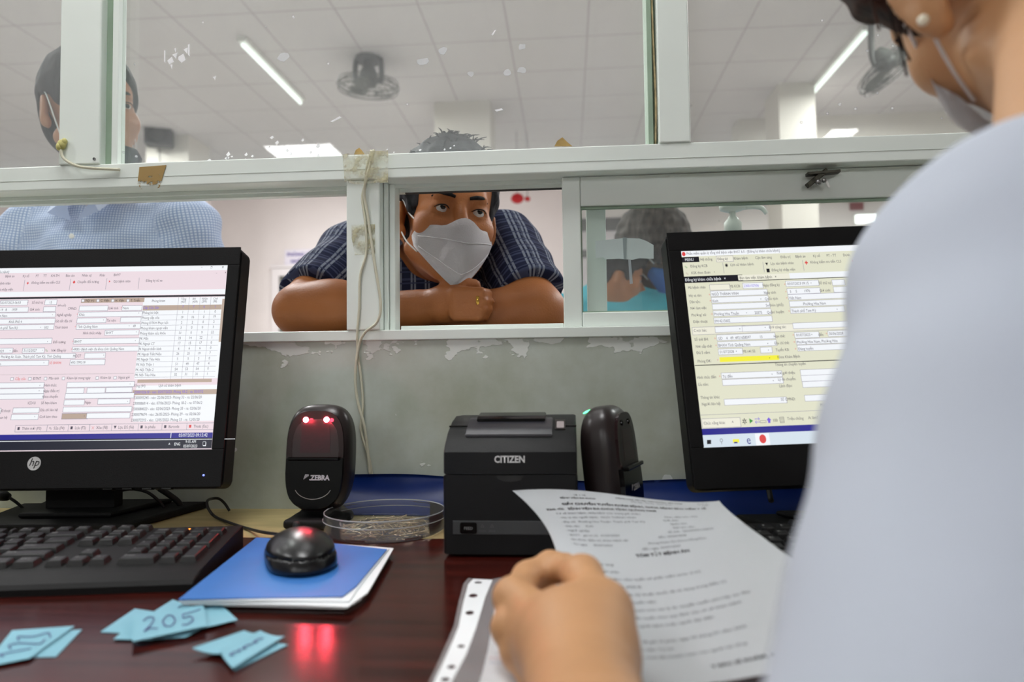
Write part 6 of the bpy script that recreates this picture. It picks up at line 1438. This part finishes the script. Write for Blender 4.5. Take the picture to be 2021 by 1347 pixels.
def man_shirt(p):
    w_ = wrinkle(p)
    d = smin(dell(p, CH, (.178, .122, .122)), dcap(p, CH, HP, .132, .14), .05)
    d = smin(d, dcap(p, LS + Vector((.01, 0, .006)), RS + Vector((-.01, 0, .006)), .060, .060), .03)
    for S_, E_, tt in ((LS, LE, .80), (RS, RE, .78)):
        sl_ = dcap(p, S_, S_.lerp(E_, .9), .066, .061); sl_ = smax(sl_, sleeve_cut(p, S_, E_, tt), .004); d = smin(d, sl_, .035)
    nk = dcap(p, HM.w((0, .02, -.07)), NB + Vector((0, .0, .0)), .058, .064)
    d = smin(d, dcap(p, NB + Vector((0, .015, -.012)), NB + Vector((0, -.008, .006)), .074, .066), .02)
    d = d + w_
    d = smax(d, -nk, .004); d = smax(d, -dcap(p, NB + Vector((0, -.06, .0)), NB + Vector((0, -.14, -.06)), .034, .012), .006)
    return smax(smax(d, .90 - p[:, 2], .01), (lz + .003) - p[:, 2] + 9 * (p[:, 1] > 1.44), .002)
M_PLAID = cloth_m('dark plaid cotton', rgb(30, 34, 58), rgb(118, 124, 138), rgb(60, 66, 92), .026, .021, .13, .2, True)
sh = net_obj('shirt', man_shirt, (-.62, 1.02, .86), (.22, 1.95, 1.32), .0042, M_PLAID, t, pat=pat_of([('arm', LS, LE, .045), ('arm', RS, RE, .045), ('body', CH, (.17, .12, .16)), ('body', (CH + HP) / 2, (.14, .2, .2))]))
bm = B()
for s in (-1, 1):       # collar points
    P = [NB + Vector(v) for v in ((s * .015, -.062, -.004), (s * .062, -.050, .018), (s * .080, -.010, .034), (s * .070, -.030, -.012), (s * .045, -.085, -.045))]
    a = [bm.verts.new(v) for v in P]; f_ = bm.faces.new(a if s > 0 else a[::-1])
bmesh.ops.solidify(bm, geom=bm.faces[:], thickness=.003); obj('collar', bm, mat('navy collar', rgb(34, 38, 62), .85), sh, world=True)
def trousers(c):
    def f(p):
        d = dcap(p, HP + Vector((0, .01, -.03)), HP + Vector((0, .0, .02)), .138, .134) if c is None else None
        for s in (-1, 1): d = smin(d, chain(p, [HP + Vector((s * .08, 0, -.03)), Vector((cxm + s * .10, 1.72, .48)), Vector((cxm + s * .11, 1.78, .12))], [.098, .072, .062], .02), .04)
        return smax(d, p[:, 2] - .955, .004)
    return f
net_obj('trousers', trousers(None), (-.62, 1.5, .02), (.22, 1.98, 1.0), .009, mat('dark trousers', rgb(40, 42, 50), .8), t)
net_obj('hair', lambda p: hair_f(HM.loc(p), th=.010) * HM.k, HM.c - Vector((.13, .14, .12)), HM.c + Vector((.13, .14, .17)), .0026, M_HAIRG, t)
bm = B(); rg = random.Random(2)
for i in range(170):
    a = rg.uniform(0, 2 * math.pi); e_ = rg.uniform(.25, 1.5); v = Vector((math.cos(a) * math.cos(e_) * .083, .014 + math.sin(a) * math.cos(e_) * .102, .042 + math.sin(e_) * .096))
    if v.z < .075: continue
    dr = Vector((rg.uniform(-.012, .016), rg.uniform(-.018, .004), rg.uniform(-.002, .007)))
    tube(bm, [HM.w(v), HM.w(v + dr * .6 + Vector((0, 0, .003))), HM.w(v + dr * 1.3)], [.0016, .0013, .0004], 5, sm=3)
obj('hair_tufts', bm, M_HAIRG, t, world=True, smooth=True)
eyes(HM, t, (6, -14)); brows(HM, t, M_HAIR); mk = mask_mesh(HM, t, M_MASK)
for zz, yy, dz_ in ():
    bm = B(); tube(bm, [HM.w((.066 * s, yy * (1 - abs(s) ** 1.75) - .047 * abs(s) ** 1.75 - .0012, zz * (1 - abs(s) ** 1.2) - .047 * abs(s) ** 1.2 - dz_ * math.sin(abs(s) * math.pi) * .3)) for s in np.linspace(-.97, .97, 15)], .0009, 6); obj('fold_seam', bm, mat('mask seam shade', rgb(178, 176, 180), .8), mk, world=True, smooth=True)
rc = at(944, 594, 1.101); bm = B(); lathe(bm, [(.0096, -.0024), (.0106, -.0024), (.0109, 0), (.0106, .0024), (.0096, .0024), (.0096, -.0024)], 28, Matrix.Translation(rc) @ Matrix.Rotation(rad(90), 4, 'Y'))
obj('ring', bm, mat('gold', rgb(215, 170, 80), .25, metal=1), t, world=True, smooth=True)

# ---- standing man on the left, behind the post
H1 = Head(at(181, 224, 1.42), 57, -2, -2, 1.08)
cx1 = at(188, 420, 1.48).x; sh_z = at(188, 418, 1.5).z - .0
t = thing('person', (cx1, 1.52, 0), 'standing man in pale blue checked shirt behind the left post, looking right', 'person')
A1 = [(Vector((cx1 - .185, 1.53, sh_z - .04)), Vector((cx1 - .225, 1.55, sh_z - .32)), Vector((cx1 - .21, 1.48, sh_z - .56))), (Vector((cx1 + .185, 1.53, sh_z - .04)), Vector((cx1 + .235, 1.55, sh_z - .32)), Vector((cx1 + .22, 1.48, sh_z - .56)))]
N1 = Vector((cx1, 1.53, sh_z + .03)); C1 = Vector((cx1, 1.54, sh_z - .14)); P1 = Vector((cx1, 1.54, .88))
def m1(p):
    d = head_f(H1.loc(p)) * H1.k
    d = smin(d, dcap(p, H1.w((0, .02, -.06)), N1, .054, .060), .03)
    d = smin(d, dell(p, C1, (.165, .10, .17)), .04); d = smin(d, dcap(p, C1, P1, .115, .12), .05)
    for s, (a, b, c) in zip((-1, 1), A1):
        d = smin(d, chain(p, [a, b, c], [.05, .038, .026], .02), .03)
        h = c + Vector((0, -.02, -.06)); d = smin(d, dell(p, h, (.016, .034, .045)), .015)
        for k in range(4): d = smin(d, chain(p, [h + Vector((0, -.024 + k * .015, -.03)), h + Vector((0, -.026 + k * .015, -.065)), h + Vector((-s * .012, -.024 + k * .014, -.088))], [.009, .008, .007], .003), .004)
        d = smin(d, chain(p, [h + Vector((-s * .008, -.026, .01)), h + Vector((-s * .018, -.044, -.022)), h + Vector((-s * .02, -.046, -.048))], [.011, .010, .008], .003), .006)
        d = smin(d, chain(p, [P1 + Vector((s * .08, 0, -.04)), Vector((cx1 + s * .10, 1.54, .48)), Vector((cx1 + s * .11, 1.56, .09))], [.085, .055, .038], .02), .03)
        d = smin(d, dcap(p, (cx1 + s * .11, 1.57, .045), (cx1 + s * .13, 1.40, .035), .04, .034), .02)
    return d
net_obj('body', m1, (cx1 - .42, 1.3, 0), (cx1 + .42, 1.8, 1.70), .0045, SK1, t)
def s1(p):
    d = smin(dell(p, C1, (.178, .112, .19)), dcap(p, C1, P1, .128, .135), .05)
    d = smin(d, dcap(p, A1[0][0], A1[1][0], .062, .062), .05)
    for (a, b, c) in A1:
        sl_ = dcap(p, a, b, .068, .062); sl_ = smax(sl_, sleeve_cut(p, a, b, .86), .004); d = smin(d, sl_, .035)
    d = smin(d, dcap(p, N1 + Vector((0, .012, -.02)), N1 + Vector((0, .0, .012)), .078, .066), .02) + wrinkle(p, .003)
    d = smax(d, -dcap(p, N1 + Vector((0, 0, .1)), N1, .056, .062), .004); d = smax(d, -dcap(p, N1 + Vector((0, -.08, .01)), N1 + Vector((0, -.12, -.08)), .038, .006), .006)
    return smax(d, .80 - p[:, 2], .01)
M_CHECK = cloth_m('pale blue check cotton', rgb(216, 226, 240), rgb(150, 170, 206), rgb(150, 170, 206), .0058, .0058, .38, .38)
sh = net_obj('shirt', s1, (cx1 - .42, 1.3, .76), (cx1 + .42, 1.8, 1.45), .0045, M_CHECK, t, pat=pat_of([('arm', A1[0][0], A1[0][1], .045), ('arm', A1[1][0], A1[1][1], .045), ('body', C1, (.17, .11, .2)), ('body', (C1 + P1) / 2, (.13, .12, .3))]))
for s in (-1, 1):
    bm = B(); P = [N1 + Vector(v) for v in ((s * .006, -.118, -.070), (s * .030, -.105, -.020), (s * .060, -.060, .028), (s * .072, -.062, .000), (s * .058, -.122, -.052))]
    bm.faces.new([bm.verts.new(v) for v in P]); bmesh.ops.solidify(bm, geom=bm.faces[:], thickness=.003); obj('collar', bm, mat('pale blue collar', rgb(200, 212, 234), .85), sh, world=True)
bm = B(); c = N1 + Vector((.004, -.128, -.105)); lathe(bm, [(.0001, 0), (.0055, 0), (.0055, .002), (.0001, .003)], 16, Matrix.Translation(c) @ Matrix.Rotation(rad(90), 4, 'X')); obj('button', bm, M_WHITE, sh, world=True)
def tr1(p):
    d = dcap(p, P1 + Vector((0, 0, -.04)), P1, .132, .128)
    for s in (-1, 1): d = smin(d, chain(p, [P1 + Vector((s * .08, 0, -.06)), Vector((cx1 + s * .10, 1.54, .48)), Vector((cx1 + s * .11, 1.56, .12))], [.098, .072, .062], .02), .04)
    return smax(d, p[:, 2] - .87, .004)
net_obj('trousers', tr1, (cx1 - .3, 1.3, .02), (cx1 + .3, 1.8, .95), .009, MATS['dark trousers'], t)
net_obj('hair', lambda p: hair_f(H1.loc(p), th=.009, wav=.5, line=([-.12, -.092, -.075, -.045, -.036, -.026, .000, .030, .048, .12], [.088, .078, .058, .040, -.012, -.012, .024, .024, -.075, -.10])) * H1.k, H1.c - Vector((.14, .14, .14)), H1.c + Vector((.14, .14, .17)), .003, M_HAIR, t)
eyes(H1, t, (0, 0)); brows(H1, t, M_HAIR)
# mask pulled down under his chin
bm = B(); g = []
for z_, k_ in ((-.086, 1.0), (-.104, 1.12), (-.122, 1.05), (-.134, .9)):
    g.append([bm.verts.new(H1.w((.066 * k_ * math.sin(a), -.020 - .082 * k_ * math.cos(a), z_ + .018 * (1 - math.cos(a))))) for a in np.linspace(-1.35, 1.35, 17)])
for a, b in zip(g, g[1:]):
    for i in range(16): bm.faces.new((a[i], a[i + 1], b[i + 1], b[i])).smooth = True
bmesh.ops.solidify(bm, geom=bm.faces[:], thickness=.0015); mk = obj('mask', bm, mat('dark patterned mask', rgb(52, 56, 72), .8, var=.8, vscale=90), t, world=True, smooth=True)
for s in (-1, 1):
    bm = B(); tube(bm, [H1.w(p) for p in ((s * .064, -.034, -.088), (s * .074, -.018, -.030), (s * .080, .000, .018), (s * .081, .014, .024))], .0014, 6); obj('strap', bm, M_STRAP, mk, world=True, smooth=True)

# ---- two people beyond the sliding glass
def bystander(hd, torso, lean, label, sk, hm, cloth, mask=None, cap=False):
    t = thing('person', (torso.x, torso.y, 0), label, 'person')
    sw = .175
    a = [torso + Vector((s * sw, 0, -.05)) for s in (-1, 1)]; b = [q + Vector((s * .05, -.02, -.27)) for q, s in zip(a, (-1, 1))]; c = [q + Vector((0, -.12, -.20)) for q in b]
    hip = Vector((torso.x, torso.y + .02, .85)); nb = torso + Vector((0, 0, .03))
    def f(p):
        d = head_f(hd.loc(p)) * hd.k; d = smin(d, dcap(p, hd.w((0, .02, -.06)), nb, .05, .056), .03)
        d = smin(d, dcap(p, torso - Vector((0, 0, .12)), hip, .12, .12), .05); d = smin(d, dell(p, torso - Vector((0, 0, .12)), (.16, .10, .15)), .04)
        for i, s in enumerate((-1, 1)):
            d = smin(d, chain(p, [a[i], b[i], c[i]], [.046, .036, .025], .02), .03)
            h = c[i] + Vector((0, -.05, -.02)); d = smin(d, dell(p, h, (.020, .05, .035)), .015)
            for k in range(4): d = smin(d, dcap(p, h + Vector((0, -.04, .022 - k * .016)), h + Vector((0, -.09, .014 - k * .016)), .009, .0075), .004)
            d = smin(d, dcap(p, h + Vector((0, -.01, .03)), h + Vector((0, -.05, .048)), .011, .009), .006)
            d = smin(d, chain(p, [hip + Vector((s * .08, 0, -.04)), Vector((hip.x + s * .09, hip.y, .47)), Vector((hip.x + s * .1, hip.y + .02, .08))], [.085, .055, .038], .02), .03)
            d = smin(d, dcap(p, (hip.x + s * .10, hip.y + .03, .045), (hip.x + s * .11, hip.y - .13, .035), .04, .034), .02)
        return d
    lo = Vector((torso.x - .40, torso.y - .42, 0)); hi = Vector((max(torso.x + .40, hd.c.x + .13), torso.y + .3, hd.c.z + .16))
    net_obj('body', f, lo, hi, .0065, sk, t)
    def g(p):
        d = dcap(p, torso - Vector((0, 0, .12)), hip, .135, .14); d = smin(d, dell(p, torso - Vector((0, 0, .12)), (.175, .115, .17)), .05); d = smin(d, dcap(p, a[0], a[1], .058, .058), .04)
        for i in (0, 1): d = smin(d, chain(p, [a[i], b[i], c[i]], [.062, .054, .042], .02), .03)
        d = smin(d, dcap(p, nb - Vector((0, 0, .03)), nb, .075, .062), .02) + wrinkle(p, .003)
        return smax(smax(d, -dcap(p, nb, nb + Vector((0, -.02, .12)), .058, .054), .004), .78 - p[:, 2], .01)
    net_obj('shirt', g, lo, hi, .007, cloth, t)
    def tr(p):
        d = dcap(p, hip + Vector((0, 0, -.05)), hip, .128, .125)
        for s in (-1, 1): d = smin(d, chain(p, [hip + Vector((s * .08, 0, -.06)), Vector((hip.x + s * .09, hip.y, .47)), Vector((hip.x + s * .1, hip.y + .02, .12))], [.098, .072, .062], .02), .04)
        return smax(d, p[:, 2] - .84, .004)
    net_obj('trousers', tr, lo, hi, .011, MATS['dark trousers'], t)
    hl = ([-.12, -.092, -.075, -.045, -.036, -.026, .000, .030, .048, .12], [.088, .076, .055, .035, -.02, -.02, .015, .010, -.09, -.12])
    net_obj('hair', lambda p: hair_f(hd.loc(p), th=.013, line=hl) * hd.k, hd.c - Vector((.15, .15, .16)), hd.c + Vector((.15, .15, .18)), .0045, hm, t)
    eyes(hd, t); brows(hd, t, M_HAIR)
    if mask: mask_mesh(hd, t, mask, True)
    if cap:
        bm = B(); tube(bm, [hd.w((.086 * math.cos(a_), .012 + .0 * a_, .042 + .102 * math.sin(a_))) for a_ in np.linspace(rad(20), rad(160), 14)], .006, 8); obj('hair_band', bm, mat('red hair band', rgb(150, 30, 40), .4), t, world=True, smooth=True)
    return t
hd = Head(at(1288, 500, 2.12), 54, 22, 0, 1.06)
bystander(hd, Vector((at(1292, 610, 2.25).x + .13, 2.52, hd.c.z - .28)), 0, 'person with short greying hair and blue mask, head bowed, beyond the sliding glass', SK3, hair_m('brown grey hair', rgb(40, 36, 34), rgb(92, 84, 78)), mat('lilac shirt', rgb(190, 184, 206), .8), M_BMASK)
hd = Head(at(1221, 548, 2.05), 96, 16, 0, .74)
bystander(hd, Vector((at(1226, 600, 2.08).x - .02, 2.11, at(1230, 585, 2.08).z)), 0, 'dark-haired person in teal top with red hair band, turned away beyond the sliding glass', SK2, M_HAIR, mat('teal top', rgb(40, 158, 176), .75, var=.12, vscale=9), None, True)

# ---- the clerk in the white coat
SL = at(2040, 590, .335); EL = at(1890, 2640, .138); WR = at(1150, 1352, .372)
t = thing('person', (.42, .12, 0), 'clerk in white coat and white mask at right, holding the printed sheet', 'person')
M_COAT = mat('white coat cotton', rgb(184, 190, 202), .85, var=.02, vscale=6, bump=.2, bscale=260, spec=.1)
fwd = Vector((.15, .915, -.36)).normalized(); upv = Vector((-.42, .25, .87)); upv = (upv - fwd * upv.dot(fwd)).normalized(); exv = (-fwd).cross(upv)
HCR = Matrix((exv, -fwd, upv)).transposed(); HC = Head(at(1858, 62, .45) - HCR @ Vector((.081, .006, -.044)), 0, mat3=HCR)
NC = Vector((at(2090, 300, .40).x, .36, at(2090, 400, .40).z)); CC = Vector((NC.x + .03, .12, .93)); PC = Vector((NC.x + .05, .0, .56))
SRt = Vector((SL.x + .30, .17, SL.z - .01)); ERt = Vector((SRt.x + .07, .08, .81)); WRt = Vector((SRt.x, .31, .80))
def px3(x, y, z): return at(x, y, z)
# left hand, back towards the viewer, thumb and forefinger pinching the sheet
Wp = WR; IM = px3(1016, 1182, .478); MM = px3(1012, 1243, .462); RM = px3(1032, 1292, .452); LM = px3(1062, 1338, .442)
def hand(p):
    d = chain(p, [Wp, px3(1128, 1260, .418)], [.0262, .029], .02)
    pal = None
    for q, r in ((IM, .0115), (MM, .0115), (RM, .0112), (LM, .0108)):
        e = dcap(p, px3(1138, 1290, .405), q, .024, r); pal = e if pal is None else smin(pal, e, .007)
    d = smin(d, pal, .015)
    # forefinger: knuckle, middle joint, tip
    f = chain(p, [IM, px3(1042, 1140, .515), px3(1086, 1114, .530), px3(1112, 1118, .527)], [.0128, .0108, .0092, .0078], .005); d = smin(d, f, .010)
    f = chain(p, [MM, px3(1022, 1222, .500), px3(1060, 1190, .522), px3(1090, 1180, .520)], [.0128, .0105, .0092, .0078], .005); d = smin(d, f, .006)
    f = chain(p, [RM, px3(1040, 1275, .484), px3(1070, 1240, .505), px3(1098, 1225, .500)], [.0122, .0100, .0088, .0075], .005); d = smin(d, f, .006)
    f = chain(p, [LM, px3(1072, 1310, .466), px3(1095, 1275, .480), px3(1110, 1262, .472)], [.0112, .0090, .0080, .0070], .005); d = smin(d, f, .006)
    th = chain(p, [px3(1180, 1295, .400), px3(1186, 1205, .440), px3(1150, 1136, .487), px3(1118, 1122, .512)], [.0195, .0150, .0118, .0095], .010)
    d = smin(d, th, .016)
    d = smin(d, chain(p, [px3(1150, 1290, .41), px3(1180, 1220, .435)], [.022, .014], .02), .02)
    for q in (IM, MM, RM): d = smin(d, dell(p, q + Vector((-.0018, -.003, .003)), (.0115, .0115, .0100)), .005)      # knuckles
    for q in (IM, MM, RM):          # faint tendons
        a_ = px3(1138, 1290, .392); d = smin(d, dcap(p, V3(a_) * .35 + V3(q + Vector((0, -.004, .006))) * .65, q + Vector((0, -.003, .006)), .003, .005), .008)
    return d
FM = WR + (EL - WR) * .12
def clerk_arm(p):
    d = smin(hand(p), chain(p, [WR, at(1196, 1620, .247), EL], [.0262, .034, .042], .03), .015)
    return d
def clerk_body(p):
    d = head_f(HC.loc(p)) * HC.k; d = smin(d, dcap(p, HC.w((0, .025, -.06)), NC, .047, .052), .03)
    d = smin(d, dell(p, CC, (.145, .09, .12)), .04); d = smin(d, dcap(p, CC, PC, .11, .125), .05)
    d = smin(d, dcap(p, SL, EL, .048, .040), .03); d = smin(d, chain(p, [SRt, ERt, WRt], [.048, .040, .026], .02), .03)
    h = WRt + Vector((-.03, .05, -.005)); d = smin(d, dell(p, h, (.04, .045, .016)), .015)
    for k in range(4): d = smin(d, dcap(p, h + Vector((-.028 + k * .017, .035, 0)), h + Vector((-.040 + k * .017, .085, -.008)), .009, .0075), .004)
    d = smin(d, dcap(p, h + Vector((-.03, -.01, 0)), h + Vector((-.062, .03, -.004)), .011, .009), .006)
    for s in (-1, 1): d = smin(d, chain(p, [PC + Vector((s * .09, 0, -.03)), Vector((PC.x + s * .10, .50, .52)), Vector((PC.x + s * .10, .53, .09))], [.09, .062, .04], .02), .03)
    for s in (-1, 1): d = smin(d, dcap(p, (PC.x + s * .10, .53, .045), (PC.x + s * .11, .68, .036), .04, .034), .02)
    return d
net_obj('body', clerk_arm, (-.06, .12, .70), (.22, .56, .90), .0019, SK3, t, extra=[(clerk_body, (.02, -.12, .0), (.75, .74, 1.42), .0048)])
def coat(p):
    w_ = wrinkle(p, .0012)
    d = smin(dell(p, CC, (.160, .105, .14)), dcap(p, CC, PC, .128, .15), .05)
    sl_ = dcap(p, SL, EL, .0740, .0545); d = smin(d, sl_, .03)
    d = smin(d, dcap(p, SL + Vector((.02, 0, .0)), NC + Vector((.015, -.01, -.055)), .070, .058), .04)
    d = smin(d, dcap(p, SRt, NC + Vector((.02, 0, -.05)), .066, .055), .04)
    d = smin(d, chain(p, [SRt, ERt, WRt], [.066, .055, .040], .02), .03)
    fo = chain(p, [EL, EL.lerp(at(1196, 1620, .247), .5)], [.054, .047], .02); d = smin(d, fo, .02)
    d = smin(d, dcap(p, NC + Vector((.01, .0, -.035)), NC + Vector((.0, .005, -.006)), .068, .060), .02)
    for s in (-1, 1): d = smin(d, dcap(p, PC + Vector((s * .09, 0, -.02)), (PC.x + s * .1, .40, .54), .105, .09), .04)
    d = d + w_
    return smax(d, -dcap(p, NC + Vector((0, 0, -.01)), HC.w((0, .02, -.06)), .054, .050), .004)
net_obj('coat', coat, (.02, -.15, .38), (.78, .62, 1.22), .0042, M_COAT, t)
net_obj('trousers', lambda p: smin(*[chain(p, [Vector((PC.x + s * .10, .36, .51)), Vector((PC.x + s * .10, .50, .50)), Vector((PC.x + s * .10, .53, .12))], [.09, .078, .06], .02) for s in (-1, 1)], .02), (.05, .2, .02), (.85, .74, .66), .01, MATS['dark trousers'], t)
hlc = ([-.12, -.092, -.075, -.045, -.036, -.026, .000, .020, .040, .12], [.088, .074, .050, .030, -.015, -.030, .022, .022, .000, -.035])
net_obj('hair', lambda p: smin(hair_f(HC.loc(p), th=.012, line=hlc) * HC.k, dell(HC.loc(p), (0, .125, .035), (.035, .035, .03)), .02), HC.c - Vector((.2, .2, .2)), HC.c + Vector((.2, .2, .2)), .0035, M_HAIRB, t)
eyes(HC, t); brows(HC, t, M_HAIR); mask_mesh(HC, t, M_MASK, True)
ES = -1
bm = B(); sphere(bm, at(1822, 40, .435), .0034); obj('pearl_earring', bm, mat('pearl', rgb(235, 228, 205), .15), t, world=True, smooth=True)
bm = B()
for pts in ([(1752, -60), (1758, 30), (1775, 90), (1790, 150)], [(1765, -60), (1772, 20), (1778, 80), (1796, 120)], [(1775, -60), (1786, 20), (1790, 70)], [(1700, -60), (1722, 10), (1735, 60)], [(1800, -60), (1806, 0), (1808, 30)]):
    tube(bm, [at(x, y, .47) for x, y in pts], .0009, 5)
obj('hair_strands', bm, M_HAIRB, t, world=True, smooth=True)
